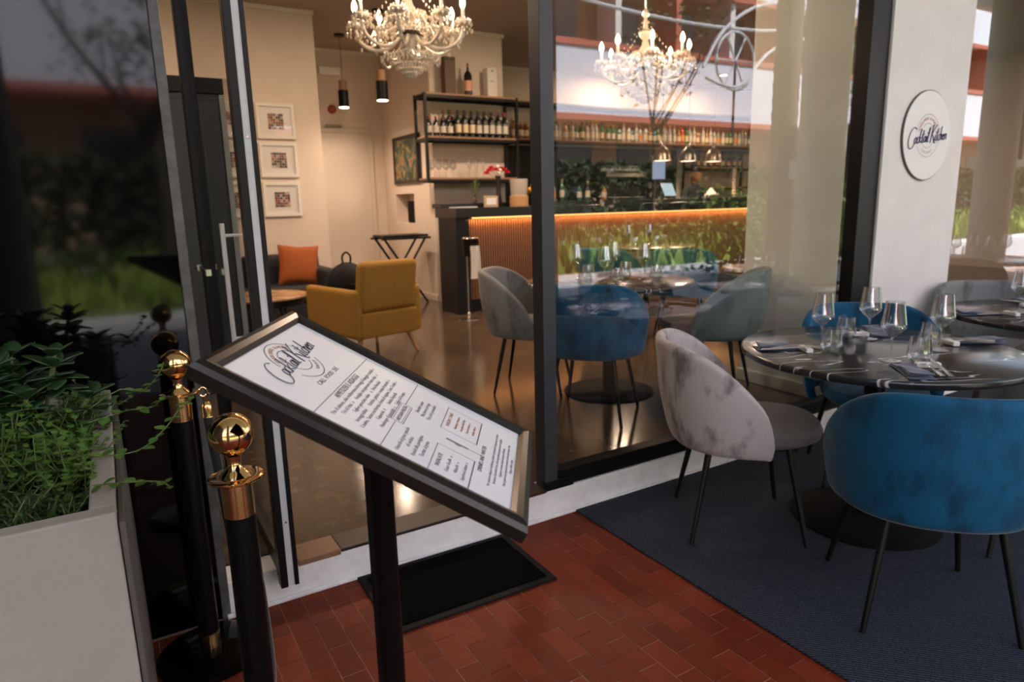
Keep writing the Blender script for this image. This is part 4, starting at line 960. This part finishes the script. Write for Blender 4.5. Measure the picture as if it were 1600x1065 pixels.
# warm downlights: the bottle-shelf one is seen, the rest added to light the room
for i, (x, y, e) in enumerate([(0.2, 6.0, 70), (2.2, 5.9, 60), (4.3, 5.8, 150), (6.6, 5.0, 40), (10.4, 5.6, 30), (7.88, 9.2, 60), (-1.2, 6.0, 40), (9.9, 8.9, 90)]):
    t = thing('seen_or_added_downlight', 'round recessed ceiling downlight, %s' % ['added for light above the sofa corner', 'added for light above the mustard armchair', 'added for light before the pier shelf', 'added for light over the deep inside table', 'added for light over the far end of the room', 'seen through the second chandelier over the bottle shelf', 'added for light at the far side of the lounge', 'added for light over the framed shelf beyond the bartender'][i], 'downlight', (x, y, 3.58), 0, 'ceiling downlights')
    MB().lathe([(.075, .0), (.085, .004), (.085, .02)], 28, cap=False).build('trim_ring', steel, t, True); MB().lathe([(.072, .006), (.072, .010)], 24).build('lamp_disc', emat('down_glow_%d' % i, (1, .75, .5), 6), t)
    q = bpy.data.lights.new('seen_or_added_light', 'AREA'); q.shape = 'DISK'; q.size = .3; q.energy = e*.60; q.color = (1, .72, .50)
    qo = bpy.data.objects.new('seen_or_added_light', q); COL.objects.link(qo); qo.location = (x, y, 3.57)
# ------------------------------------------------------------------ lounge corner
def rbox(mb, x0, x1, y0, y1, z0, z1): mb.box(x0, x1, y0, y1, z0, z1)
ac = thing('armchair', 'mustard yellow armchair with beech legs, seen from behind', 'armchair', (1.90, 5.66, IZ), face(-.24, .97))
MB().box(-.26, .38, -.25, .25, .20, .43).build('seat', mustard, ac, bevel=.04, seg=4)
bk = MB(); vs = []; 
for (x, z) in ((-.34, .40), (-.22, .40), (-.29, .83), (-.42, .83)): vs += [(x, -.285, z), (x, .285, z)]
bk.add(vs, [(0, 2, 3, 1), (2, 4, 5, 3), (4, 6, 7, 5), (6, 0, 1, 7), (0, 6, 4, 2), (1, 3, 5, 7)]); bk.build('backrest', mustard, ac, bevel=.055, seg=5)
MB().box(-.355, -.24, -.29, .29, .19, .405).build('back_band', mustard, ac, bevel=.02, seg=3)
for sy in (-1, 1): MB().box(-.345, .46, min(sy*.255, sy*.345), max(sy*.255, sy*.345), .19, .60).build('armrest', mustard, ac, bevel=.04, seg=4)
for sx in (-1, 1):
    for sy in (-1, 1): MB().tube([(sx*.24, sy*.24, .21), (sx*.32, sy*.29, .003)], [.024, .013], 12).build('leg', lightwood, ac, True)
bpk = thing('backpack', 'black leather backpack with a top loop sitting on the mustard armchair', 'backpack', (1.80, 5.84, IZ+.432), R(12))
b = MB(); pr2 = [(.16, 0), (.175, .05), (.172, .16), (.15, .25), (.10, .32), (.04, .355), (.005, .36)]
b.lathe(pr2, 28, sx=1.2, sy=.72); b.build('bag_body', mat('bag_leather', (.005, .005, .006), .6, spec=.2, noise=.4, scale=12), bpk, True)
b = MB(); b.lathe([(.11, .03), (.12, .06), (.11, .17), (.07, .19)], 20, (0, -.045, 0), sx=1.1, sy=.75); b.build('front_pocket', bpy.data.materials['bag_leather'], bpk, True)
MB().tube(spline([(-.035, 0, .34), (-.04, 0, .41), (0, 0, .445), (.04, 0, .41), (.035, 0, .34)], 6), .009, 8).build('top_loop', bpy.data.materials['bag_leather'], bpk, True)
charcoal = mat('charcoal_fabric', (.018, .017, .019), .85, noise=.3, scale=20)
sf = thing('sofa', 'low charcoal sofa along the picture wall', 'sofa', (.55, 7.62, IZ))
MB().box(-1.8, 1.55, -.38, .45, .08, .28).build('base', charcoal, sf, bevel=.03, seg=3)
for i in range(4): MB().box(-1.79+.835*i, -1.79+.835*i+.83, -.40, .24, .28, .44).build('seat_cushion', charcoal, sf, bevel=.04, seg=3)
for i in range(4): MB().box(-1.79+.835*i, -1.79+.835*i+.83, .20, .45, .30, .76).build('back_cushion', charcoal, sf, bevel=.05, seg=3)
MB().box(1.42, 1.58, -.40, .46, .08, .62).build('armrest', charcoal, sf, bevel=.05, seg=3)
for x in (-1.7, 1.45):
    for y in (-.32, .40): MB().lathe([(.015, 0), (.022, .08)], 12, (x, y, 0)).build('leg', black_metal, sf, True)
def cushion(label, loc, rot, s, m, w=.44):
    n = 14; vs = []; fs = []
    for side in (1, -1):
        for i in range(n+1):
            for j in range(n+1):
                u, v = -1+2*i/n, -1+2*j/n; e = max(0, (1-u*u)*(1-v*v))**.42
                p = 1-.10*(1-abs(u))*(abs(v)**3); q = 1-.10*(1-abs(v))*(abs(u)**3)
                vs.append((u*w/2*q, side*.075*e, v*w/2*p))
    N = (n+1)**2
    for i in range(n):
        for j in range(n):
            a = i*(n+1)+j; fs.append((a, a+n+1, a+n+2, a+1)); fs.append((N+a, N+a+1, N+a+n+2, N+a+n+1))
    o = MB().add(vs, fs).build('cushion', m, None, True); o.location = loc; o.rotation_euler = rot
    return tag(o, label, 'cushion')
cushion('burnt orange square cushion leaning on the charcoal sofa back', (1.80, 7.60, IZ+.655), (R(-14), R(4), R(-8)), 1, leather_org)
amber = mat('amber_wood_top', (.30, .14, .055), .22, noise=.9, scale=7, lo=(.62, .45, .28))
def coffee(label, loc, r):
    t = thing('coffee_table', label, 'coffee table', loc, 0, 'low lounge tables')
    MB().lathe([(r-.01, .435), (r, .44), (r, .455), (r-.006, .46)], 48).build('table_top', amber, t, True)
    MB().lathe([(r-.03, .37), (r-.03, .435)], 40).build('apron', black_metal, t, True)
    for k in range(4): a = k*PI/2+.5; MB().tube([(.55*r*math.cos(a), .55*r*math.sin(a), .38), (.8*r*math.cos(a), .8*r*math.sin(a), .003)], [.016, .010], 10).build('leg', black_metal, t, True)
coffee('low round table with marbled amber top between sofa and armchair', (1.22, 6.70, IZ), .42)
coffee('low round amber-topped table seen through the door leaf glass', (.50, 6.18, IZ), .40)
# tall black cabinet behind the leaf
cb = thing('tall_cabinet', 'tall black cabinet seen through the door leaf, with a pale edge', 'cabinet', (.17, 5.2, IZ))
MB().box(-.60, .585, -.20, .25, 0, 2.02).build('body', mat('cabinet_black', (.012, .012, .014), .35), cb, bevel=.004)
MB().box(-.62, .62, -.22, .27, 2.02, 2.12).build('top_board', black_metal, cb, bevel=.004)
MB().box(.587, .622, -.21, .25, 0, 2.018).build('side_edge', mat('pale_green_edge', (.46, .50, .46), .5), cb, label='pale green-white side edge')
for x0_, x1_ in ((-.58, -.01), (.01, .565)): 
    d_ = MB().box(x0_, x1_, -.215, -.20, .06, 1.98).build('door', bpy.data.materials['cabinet_black'], cb, bevel=.003)
    MB().box(x0_+.07, x1_-.07, -.221, -.215, .14, .88).build('inset_panel', bpy.data.materials['cabinet_black'], d_, bevel=.003)
    xk = -.05 if x0_ < 0 else .05
    MB().tube([(xk, -.215, .80), (xk, -.245, .80)], .012, 10).build('knob', steel, d_, True)
# framed picture set
wf = mat('white_frame', (.70, .66, .61), .45); mt = mat('photo_mount', (.74, .70, .66), .35)
def mosaic():
    m = mat('photo_mosaic', (.3, .2, .15), .3); n = m.node_tree.nodes; l = m.node_tree.links; b = n['Principled BSDF']
    return m
pc = [mat('photo_tone_%d' % i, c, .35) for i, c in enumerate([(.05, .03, .03), (.25, .10, .05), (.45, .30, .20), (.02, .02, .02), (.30, .04, .03), (.5, .42, .35)])]
gl_front = glassmat('picture_glass', (.98, .98, .98), .05, 1, 5)
rp_ = random.Random(9)
rowsn = ['top', 'middle', 'bottom']
for ci, X in enumerate((1.60, 1.13)):
    for ri, Z in enumerate((2.19, 1.765, 1.325)):
        t = thing('picture_frame', 'white framed photo collage, %s of the %s column' % (rowsn[ri], 'near-doorway' if ci == 0 else 'door leaf'), 'picture', (X, 8.148, Z), 0, 'white framed collages on the picture wall')
        f_ = MB(); W_, Hh = .42, .385
        for a in ((0, W_, 0, .035), (0, W_, Hh-.035, Hh)): f_.box(a[0], a[1], -.03, -.001, a[2], a[3])
        for a in ((0, .035), (W_-.035, W_)): f_.box(a[0], a[1], -.03, -.001, .035, Hh-.035)
        f_.build('frame_border', wf, t); MB().box(.03, W_-.03, -.014, -.004, .03, Hh-.03).build('mount', mt, t)
        ph = MB()
        for i in range(6):
            for j in range(6):
                ph.box(.125+i*.0288, .125+i*.0288+.025, -.017, -.0145, .105+j*.0288, .105+j*.0288+.025, rp_.randrange(6))
        ph.build('photo_grid', pc, t); MB().add([(.03, -.026, .03), (W_-.03, -.026, .03), (W_-.03, -.026, Hh-.03), (.03, -.026, Hh-.03)], [(0, 1, 2, 3)]).build('glazing', gl_front, t)
# abstract painting on the pier side
pn = thing('painting', 'dark-framed abstract painting on the side of the shelf pier', 'painting', (3.738, 8.98, 1.72))
f_ = MB(); f_.box(-.03, -.002, -.47, .47, 0, .045); f_.box(-.03, -.002, -.47, .47, .60, .645); f_.box(-.03, -.002, -.47, -.425, .045, .60); f_.box(-.03, -.002, .425, .47, .045, .60); f_.build('frame_border', mat('painting_frame', (.02, .014, .012), .4), pn)
def abstract():
    m = mat('abstract_paint', (.1, .1, .1), .5); n = m.node_tree.nodes; l = m.node_tree.links; b = n['Principled BSDF']
    tc = n.new('ShaderNodeTexCoord'); nz = n.new('ShaderNodeTexNoise'); nz.inputs['Scale'].default_value = 4.5; nz.inputs['Detail'].default_value = 5; nz.inputs['Distortion'].default_value = 1.6
    cr = n.new('ShaderNodeValToRGB'); e = cr.color_ramp.elements; e[0].position = .3; e[0].color = (.012, .015, .012, 1); e[1].position = .75; e[1].color = (.5, .42, .3, 1)
    for p_, c in ((.45, (.03, .05, .035, 1)), (.54, (.14, .15, .09, 1)), (.60, (.42, .20, .05, 1)), (.66, (.05, .03, .03, 1))): x = e.new(p_); x.color = c
    l.new(tc.outputs['Object'], nz.inputs['Vector']); l.new(nz.outputs['Fac'], cr.inputs[0]); l.new(cr.outputs[0], b.inputs['Base Color']); return m
MB().box(-.018, -.006, -.43, .43, .04, .605).build('canvas', abstract(), pn)
bgg = thing('black_bag', 'black bag standing in the wall niche under the painting', 'bag', (3.84, 9.03, 1.171)); MB().prism([(-.06, -.13), (.06, -.13), (.07, .13), (-.07, .13)], 0, .29).build('bag_body', rubber, bgg, bevel=.02); MB().box(-.06, .06, -.14, .14, .285, .31).build('bag_rim', rubber, bgg, bevel=.008)
nt = thing('niche_tray', 'thin black tray under the bag in the wall niche', 'tray', (3.84, 9.14, 1.1695)); nt.location.z = 1.17
bpy.data.objects.remove(nt)
# folding rack table
rk = thing('folding_table', 'black folding tray table with crossed legs beside the shelf pier', 'side table', (3.32, 8.35, IZ))
MB().box(-.31, .31, -.20, .20, .875, .905).build('tray_top', black_metal, rk, bevel=.004)
for y in (-.20, .20): MB().box(-.34, .34, y-.012, y+.012, .845, .873).build('side_rail', black_metal, rk, bevel=.003)
for y in (-.17, .17):
    MB().tube([(-.29, y, .86), (.27, y*1.02, .005)], .016, 8).build('leg', black_metal, rk, True)
    MB().tube([(.29, y*.85, .86), (-.27, y*.87, .005)], .016, 8).build('leg', black_metal, rk, True)
MB().tube([(0, -.17, .435), (0, .17, .435)], .010, 8).build('crossbar', black_metal, rk, True)
fb = thing('fire_bell', 'small red fire alarm bell on the wall above the grey door', 'alarm', (3.0, 9.9, 2.79)); MB().lathe([(.06, .002), (.062, .02), (.05, .05), (.02, .065)], 24).build('bell_dome', mat('alarm_red', (.30, .03, .015), .4), fb, True).matrix_local = Matrix.Rotation(PI/2, 4, 'X')
em_ = thing('emergency_light', 'white emergency light box high above the grey door', 'emergency light', (2.99, 9.9, 3.25)); MB().box(-.15, .15, -.06, 0, 0, .105).build('housing', white_ceramic, em_, bevel=.006); MB().box(-.13, .13, -.063, -.06, .015, .09).build('diffuser', mat('diffuser', (.8, .78, .72), .3), em_)
tag(MB().box(2.88, 3.11, 9.845, 9.859, 2.535, 2.575).build('door_plate', mat('plate_brown', (.22, .17, .12), .5)), 'small brown plate over the grey door frame', 'plate')
# ice bucket stand with towel
ib = thing('bucket_stand', 'slim chrome wine-bucket stand at the bar end', 'stand', (3.40, 6.62, IZ))
MB().tube([(0, 0, .03), (0, 0, .84)], .008, 10).build('pole', steel, ib, True)
MB().tube([(.09*math.cos(R(a))+.05, .09*math.sin(R(a)), .90) for a in range(0, 360, 15)], .007, 8, closed=True).build('ring', steel, ib, True)
MB().tube([(-.04, 0, .90), (-.02, 0, .85), (0, 0, .82)], .006, 8).build('bracket', steel, ib, True)
MB().lathe([(.12, 0), (.12, .006), (.02, .02), (.012, .035)], 24).build('foot', steel, ib, True); MB().sphere((0, 0, .055), .022, 14, 10).build('foot_ball', steel, ib, True)
MB().lathe([(.05, .70), (.088, .72), (.09, .895), (.093, .90)], 24, (.05, 0, 0)).build('bucket', black_metal, ib, True)
tw_ = MB(); n = 12; vs = []
for i in range(n+1):
    for j in range(9): u, v = i/n, j/8; vs.append((-.055+.11*v+.01*math.sin(u*3), -.105+.010*math.sin(v*9+u*2), .80-.36*u))
k = len(vs); vs += [(a, b_+.012, c) for a, b_, c in vs]; fs = [(i*9+j, i*9+j+1, i*9+j+10, i*9+j+9) for i in range(n) for j in range(8)]; fs += [tuple(k+q for q in f[::-1]) for f in fs]
rim = list(range(9))+[i*9+8 for i in range(1, n+1)]+[n*9+j for j in range(7, -1, -1)]+[i*9 for i in range(n-1, 0, -1)]; fs += [(rim[q], rim[(q+1) % len(rim)], k+rim[(q+1) % len(rim)], k+rim[q]) for q in range(len(rim))]
tl = tw_.add(vs, fs).build('towel', mat('white_towel', (.66, .62, .57), .9, bump=.4, bscale=300), None, True); tl.location = (3.45, 6.62, IZ+.02); tag(tl, 'white towel hanging from the chrome bucket stand', 'towel')
# brown leather armchair deep inside
leather_b = mat('brown_leather', (.085, .035, .022), .35, noise=.5, scale=5, lo=(.05, .02, .013))
bc = tub_chair('leather_armchair', 'wide brown leather tub armchair deep inside behind the sage chair', (6.45, 5.15, IZ), face(-.75, .65), leather_b, leather_b, None, 1.15, .80)
bc.scale = (1.35, 1.35, 1.0)

# ------------------------------------------------------------------ bartender
skin = mat('skin', (.42, .20, .11), .5, noise=.2, scale=20); black_cloth = mat('black_shirt', (.012, .012, .018), .8, noise=.3, scale=15); hair_m = mat('dark_hair', (.018, .010, .007), .6)
man = thing('person', 'person in a black work shirt behind the bar, looking down at a white cloth', 'person', (8.22, 7.93, IZ), R(-12))
def skin_obj(name, verts, edges, rad, m, parent, root=0, sub=2):
    me = bpy.data.meshes.new(name); me.from_pydata(verts, edges, []); me.materials.append(m)
    o = bpy.data.objects.new(name, me); COL.objects.link(o); o.parent = parent
    sk = o.modifiers.new('skin', 'SKIN'); lay = me.skin_vertices[0] if me.skin_vertices else None
    if lay is None:
        bpy.context.view_layer.objects.active = o; bpy.ops.mesh.customdata_skin_add(); lay = me.skin_vertices[0]
    for i, r in enumerate(rad):
        lay.data[i].radius = (r, r) if not isinstance(r, tuple) else r; lay.data[i].use_root = (i == root)
    sb = o.modifiers.new('sub', 'SUBSURF'); sb.levels = sub; sb.render_levels = sub
    for p in me.polygons: p.use_smooth = True
    sk.use_smooth_shade = True
    return o
V_ = [(0, 0, .95), (0, 0, 1.08), (0, -.02, 1.25), (0, -.03, 1.40), (0, -.045, 1.485), (0, -.06, 1.53),
      (.10, -.03, 1.41), (.195, -.04, 1.38), (.24, -.14, 1.22), (.24, -.23, 1.12), (-.10, -.03, 1.41), (-.195, -.04, 1.38), (-.24, -.14, 1.22), (-.24, -.23, 1.12),
      (.10, 0, .88), (.11, .0, .50), (.11, .02, .10), (.12, -.10, .045), (-.10, 0, .88), (-.11, 0, .50), (-.11, .02, .10), (-.12, -.10, .045)]
E_ = [(0, 1), (1, 2), (2, 3), (3, 4), (4, 5), (3, 6), (6, 7), (7, 8), (8, 9), (3, 10), (10, 11), (11, 12), (12, 13), (0, 14), (14, 15), (15, 16), (16, 17), (0, 18), (18, 19), (19, 20), (20, 21)]
rad = [(.155, .11), (.145, .105), (.16, .115), (.15, .10), .058, .055, .085, .068, .052, .045, .085, .068, .052, .045, .088, .060, .045, .04, .088, .060, .045, .04]
skin_obj('clothed_body', V_, E_, rad, black_cloth, man)
hd = MB(); vs = []; fs = []; n, mm_ = 24, 18
for j in range(mm_+1):
    ph = PI*j/mm_; 
    for i in range(n):
        a = 2*PI*i/n; r = math.sin(ph); x = r*math.cos(a)*.078; y = r*math.sin(a)*.096; z = -math.cos(ph)*.122
        if z < 0: x *= 1-.30*(-z/.122)**1.5; y *= 1-.12*(-z/.122)
        # face relief on -Y side
        fx = max(0, -math.sin(a)); c = abs(math.cos(a))
        if fx > .85 and -.045 < z < .012 and c < .22: y -= .022*(1-c/.22)*(1-abs(z+.03)/.045 if z < .012 else 0)
        if fx > .7 and .005 < z < .03 and .2 < c < .6: y += .008
        if fx > .7 and -.08 < z < -.055 and c < .35: y -= .004
        vs.append((x, y, z))
for j in range(mm_):
    for i in range(n): fs.append((j*n+i, j*n+(i+1) % n, (j+1)*n+(i+1) % n, (j+1)*n+i))
head = hd.add(vs, fs).build('head', skin, man, True); head.location = (0, -.09, 1.645); head.rotation_euler = (R(18), 0, R(-10))
MB().tube([(0, .02, -.16), (0, .02, -.08)], [.052, .054], 16).build('neck', skin, head, True)
eyes = MB(); 
for s_ in (-1, 1): eyes.sphere((s_*.030, -.080, .014), .010, 10, 8)
eyes.build('eyes', mat('eye_dark', (.02, .015, .012), .2), head, True)
MB().box(-.024, .024, -.0925, -.085, -.064, -.056).build('mouth', mat('lips', (.28, .09, .07), .5), head, bevel=.003)
for s_ in (-1, 1): MB().sphere((s_*.078, .005, -.005), .018, 10, 8, sz=1.5).build('ear', skin, head, True)
hr = MB(); hv = [(x*1.09, y*1.07+.006, z*1.06+.004) for x, y, z in vs]
keep = [f for f in fs if all((hv[i][2] > .055 or (hv[i][1] > .02 and hv[i][2] > -.05)) for i in f)]
hr.add(hv, keep).build('hair', hair_m, head, True, solid=.012)
MB().box(.11, .15, -.150, -.142, 1.30, 1.335).build('shirt_badge', white_ceramic, man)
def hand(side, loc, rz):
    o = bpy.data.objects.new('forearm', None)
    m = MB(); m.tube([(side*.24, -.235, 1.115), (side*.16, -.30, 1.10), (side*.075, -.355, 1.11)], [.040, .036, .027], 12)
    px, py, pz = side*.05, -.375, 1.112
    m.tube([(side*.085, -.35, 1.11), (px, py, pz), (side*.01, -.395, pz-.004)], [.026, .036, .028], 12)
    for k in range(4):
        L = (.052, .058, .055, .044)[k]; yy0 = py-.020+.0-k*.004; zz0 = pz+.022-k*.016
        m.tube([(px-side*.015, yy0, zz0), (px-side*(.015+L*.5), yy0-.016, zz0-.004), (px-side*(.015+L*.8), yy0-.004, zz0-.014)], [.0095, .0085, .007], 8)
    m.tube([(px+side*.01, py-.005, pz+.02), (px-side*.005, py-.03, pz+.042), (px-side*.025, py-.035, pz+.045)], [.011, .010, .008], 8)
    m.build('forearm_and_hand', skin, man, True)
hand(1, None, 0); hand(-1, None, 0)
clv = MB(); vs = []; n = 12
for i in range(n+1):
    for j in range(n+1):
        u, v = i/n-.5, j/n-.5; vs.append((u*.20, v*.10, .10*math.exp(-8*(u*u+v*v))+.02*math.sin(u*23)*math.sin(v*19)))
k = len(vs); vs += [(a, b_, c-.012) for a, b_, c in vs]; f0 = [(i*(n+1)+j, i*(n+1)+j+1, (i+1)*(n+1)+j+1, (i+1)*(n+1)+j) for i in range(n) for j in range(n)]
clo = clv.add(vs, f0+[tuple(k+q for q in f[::-1]) for f in f0]).build('cloth', mat('white_cloth', (.75, .70, .63), .9), None, True); clo.location = (8.13, 7.47, CT+.045+.055); tag(clo, 'crumpled white cloth in the hands of the person behind the bar', 'cloth')

# ------------------------------------------------------------------ the street outside (seen mirrored in the glass)
pave = mat('sunlit_paving', (.42, .39, .39), .85, noise=.3, scale=2); asph = mat('pink_path', (.42, .30, .28), .9)
struct(MB().box(-60, 90, -5.4, -1.2, -.12, -.02).build('pavement', pave))
struct(MB().box(-60, 90, -5.6, -5.4, -.12, .06).build('kerb', white_plaster))
struct(MB().box(-60, 90, -13.5, -5.6, -.12, .02).build('lawn', mat('lawn_green', (.26, .34, .05), .9, noise=.95, scale=1.0, lo=(.06, .12, .02), bump=1, bscale=12)))
struct(MB().box(-60, 90, -25, -13.5, -.12, -.01).build('path', asph))
struct(MB().box(-90, 140, -120, -25, -.2, -.03).build('ground', mat('far_ground', (.2, .19, .16), .9)))
rg = random.Random(21)
def clumps(name, label, x0, x1, y0, y1, z0, z1, n, s, m):
    b = MB()
    for i in range(n):
        c = Vector((rg.uniform(x0, x1), rg.uniform(y0, y1), rg.uniform(z0, z1)))
        for q in range(3):
            a = Vector((rg.gauss(0, 1), rg.gauss(0, 1), rg.gauss(0, 1))).normalized(); d = a.cross(Vector((rg.gauss(0, 1), rg.gauss(0, 1), rg.gauss(0, 1)))).normalized(); e = a.cross(d)
            b.add([c+d*s, c+e*s*.5, c-d*s, c-e*s*.5], [(0, 1, 2, 3)])
    return stuff(tag(b.build(name, m), label, 'hedge'))
hedge_m = mat('hedge_green', (.05, .085, .022), .7, noise=.7, scale=3, lo=(.02, .04, .012))
clumps('hedge', 'dark green hedge across the street, mirrored in the windows', -10, 60, -17.6, -16.2, 0, 2.9, 9000, .22, hedge_m)
clumps('low_shrubbery', 'sunlit low shrubs on the lawn, mirrored in the windows', -20, 60, -13.6, -12.6, 0, .6, 5000, .13, mat('shrub_green', (.26, .36, .07), .7, noise=.6, scale=4))
clumps('terrace_shrubs', 'light green shrubs beside the terrace, mirrored near the pier', 9.5, 15, -4.6, -3.6, 0, 1.7, 1600, .07, bpy.data.materials['shrub_green'])
def tree(label, x, y, h, m, r=.13, lv=900, seed=1):
    q = random.Random(seed); t = thing('street_tree', label, 'tree', (x, y, 0), 0, 'street trees across the road'); b = MB(); tips = []
    b.tube(spline([(0, 0, 0), (.1, .05, h*.25), (-.05, .1, h*.45)], 5), [r]*6+[r*.8]*5, 10)
    for k in range(9):
        a = q.uniform(0, 6.28); l_ = h*q.uniform(.3, .55); p0 = Vector((-.05, .1, h*q.uniform(.36, .45))); p1 = p0+Vector((math.cos(a)*l_*.35, math.sin(a)*l_*.35, l_*.5)); p2 = p0+Vector((math.cos(a)*l_*.6, math.sin(a)*l_*.6, l_*1.05))
        pth = spline([p0, p1, p2], 5); b.tube(pth, [r*.55*(1-.08*i) for i in range(len(pth))], 7); tips.append(p2)
        for s_ in range(3): w = pth[3+s_*2] if 3+s_*2 < len(pth) else p2; e = w+Vector((q.gauss(0, .5), q.gauss(0, .5), q.uniform(.4, 1.1))); b.tube([w, (w+e)/2+Vector((.05, 0, .1)), e], [r*.2, r*.14, r*.06], 5); tips.append(e)
    b.build('trunk', mat('bark', (.06, .045, .035), .9), t, True); lb = MB()
    for i in range(lv):
        c = q.choice(tips)+Vector((q.gauss(0, .35), q.gauss(0, .35), q.gauss(0, .3))); a = Vector((q.gauss(0, 1), q.gauss(0, 1), q.gauss(0, 1))).normalized(); d = a.cross(Vector((0, 0, 1))).normalized(); e = a.cross(d)
        lb.add([c+d*.09, c+e*.05, c-d*.09, c-e*.05], [(0, 1, 2, 3)])
    stuff(lb.build('leaves', m, t)); return t
gt = MB()
for i in range(15000):
    x, y = rg.uniform(-8, 34), -5.7-abs(rg.gauss(0, 2.6)); hh = rg.uniform(.06, .34) if rg.random() < .9 else .5; a = rg.uniform(0, 6.28); w_ = hh*.35
    gt.add([(x-w_*math.cos(a), y-w_*math.sin(a), .02), (x+w_*math.cos(a), y+w_*math.sin(a), .02), (x+rg.gauss(0, .06), y+rg.gauss(0, .06), .02+hh)], [(0, 1, 2)])
stuff(tag(gt.build('grass', mat('grass_tuft', (.36, .44, .07), .7, noise=.9, scale=.8, lo=(.12, .20, .03))), 'tufted bright grass of the lawn across the street, mirrored in the windows', 'grass'))
tree('bare-branched dark tree mirrored between the chandelier and the bar', 14.3, -10.8, 8.5, hedge_m, .055, 300, 4)
tree('leafy tree mirrored in the window past the pier', 22, -9.5, 7.5, bpy.data.materials['shrub_green'], .2, 1800, 8)
tree('leafy tree on the lawn, mirrored in the glossy black panel', 1.0, -10.5, 7, hedge_m, .15, 1200, 12)
plm = thing('palm_trunk', 'brown ringed palm trunk with a white notice, mirrored beside the sage wall', 'palm', (10.0, -2.9, 0)); MB().lathe([(.20+.02*(j % 2), j*.12) for j in range(52)], 16).build('trunk', mat('palm_bark', (.13, .10, .075), .9), plm, True); MB().box(-.11, .11, .225, .235, 1.7, 2.0).build('notice', paper, plm)
col_m = mat('portico_column', (.40, .40, .34), .7, noise=.1, scale=3)
for i, x in enumerate((-.68, 3.42, 7.75, 12.2)):
    o = MB().lathe([(.27, 0), (.27, 4.4)], 40).build('column', col_m, None, True); o.location = (x, -.62, 0) if i else (x, -.62, 0); struct(o)
    if x > 7: MB().tube([(x+.30, -.42, 1.9), (x+.30, -.42, 4.4)], .035, 10).build('downpipe', frame_m, None, True)['kind'] = 'structure'
struct(MB().box(-3.3, -3.0, -1.3, FY, 0, 4.4).build('wall_added_for_shade', mat('shade_wall_dark', (.05, .05, .05), .8)))  # unseen dark wall added to cut the light from the left
# building across the street
ab = thing('apartment_block', 'pale block with a white awning band and brown balconies, mirrored in the windows', 'building', (22, -26.5, 0))
MB().box(-60, 60, -8, 0, 0, 24).build('wall', mat('ochre_wall', (.34, .22, .13), .9, noise=.2, scale=.6), ab)
MB().box(-60, 60, 0, 2.2, 5.9, 9.2).build('awning_band', mat('awning_white', (.70, .70, .78), .8), ab); MB().box(-60, 60, 0, 2.3, 9.2, 9.5).build('awning_trim', mat('rust_trim', (.45, .12, .07), .7), ab); MB().box(-60, 60, 0, 2.3, 5.6, 5.9).build('awning_edge', bpy.data.materials['rust_trim'], ab)
MB().box(-60, 60, 0, 1.8, 13.1, 15.6).build('balcony_band', bpy.data.materials['awning_white'], ab); MB().box(-60, 60, 0, 1.8, 18.5, 20.2).build('balcony_band', bpy.data.materials['awning_white'], ab)
MB().box(-60, 60, 1.78, 1.82, 12.8, 13.1).build('balcony_trim', bpy.data.materials['rust_trim'], ab)
wdk = mat('dark_window', (.03, .035, .04), .15)
for i in range(26):
    w_ = MB().box(-58+4.4*i, -56+4.4*i, 0, .05, 9.9, 12.4).build('window', wdk, ab); MB().box(-58.15+4.4*i, -58+4.4*i, 0, .09, 9.8, 12.5).build('window_frame', bpy.data.materials['rust_trim'], w_)
    MB().box(-59+4.4*i, -58.6+4.4*i, 0, 1.6, 9.5, 13.1).build('balcony_pier', bpy.data.materials['rust_trim'] if i % 2 else white_plaster, ab)
    MB().box(-57.5+4.4*i, -55+4.4*i, 0, .05, .3, 4.6).build('shop_window', wdk, ab)
# festive light garlands on the lawn
gw = thing('festive_ring', 'white festive wheel of string lights, mirrored high in the big window', 'decoration', (12.7, -6.35, 4.45)); garl = mat('garland_white', (.8, .8, .82), .5)
m = MB(); m.tube([(.62*math.cos(R(a)), 0, .62*math.sin(R(a))) for a in range(0, 360, 12)], .03, 6, closed=True)
m.build('rim', garl, gw, True)
for k in range(6): a = k*PI/3; MB().tube([(0, 0, 0), (.62*math.cos(a), 0, .62*math.sin(a))], .022, 6).build('spoke', garl, gw, True)
MB().tube([(0, 0, -4.45), (0, 0, 0)], .03, 6).build('post', frame_m, gw, True)
gs = thing('light_garland', 'white string-light arches spanning the street, mirrored over the chandelier', 'decoration', (0, -5.9, 0))
MB().tube(spline([(6.5, 0, 5.45), (7.7, 0, 5.1), (10.4, 0, 4.95), (12.6, 0, 5.0), (13.6, 0, 5.1)], 8), .035, 6).build('cable', garl, gs, True)
MB().tube(spline([(11.1, .1, 4.1), (11.7, .1, 4.9), (12.8, .1, 5.5), (14.2, .1, 5.6), (15.6, .1, 5.1)], 8), .035, 6).build('arch', garl, gs, True)
MB().tube(spline([(11.2, .1, 3.9), (12.2, .1, 3.8), (13.2, .1, 4.6), (14.6, .1, 5.0), (16.2, .1, 4.9)], 8), .035, 6).build('arch', garl, gs, True)
for x, z_ in ((6.5, 5.45), (15.6, 5.1), (16.2, 4.9)): MB().tube([(x, .05, 0), (x, .05, z_)], .04, 6).build('post', frame_m, gs, True)
for k in range(9): MB().tube([(15.2+.08*k, .3, 5.0-.1*k), (15.25+.08*k, .3, 2.2+.15*(k % 3))], .02, 5).build('light_string', garl, gs, True)
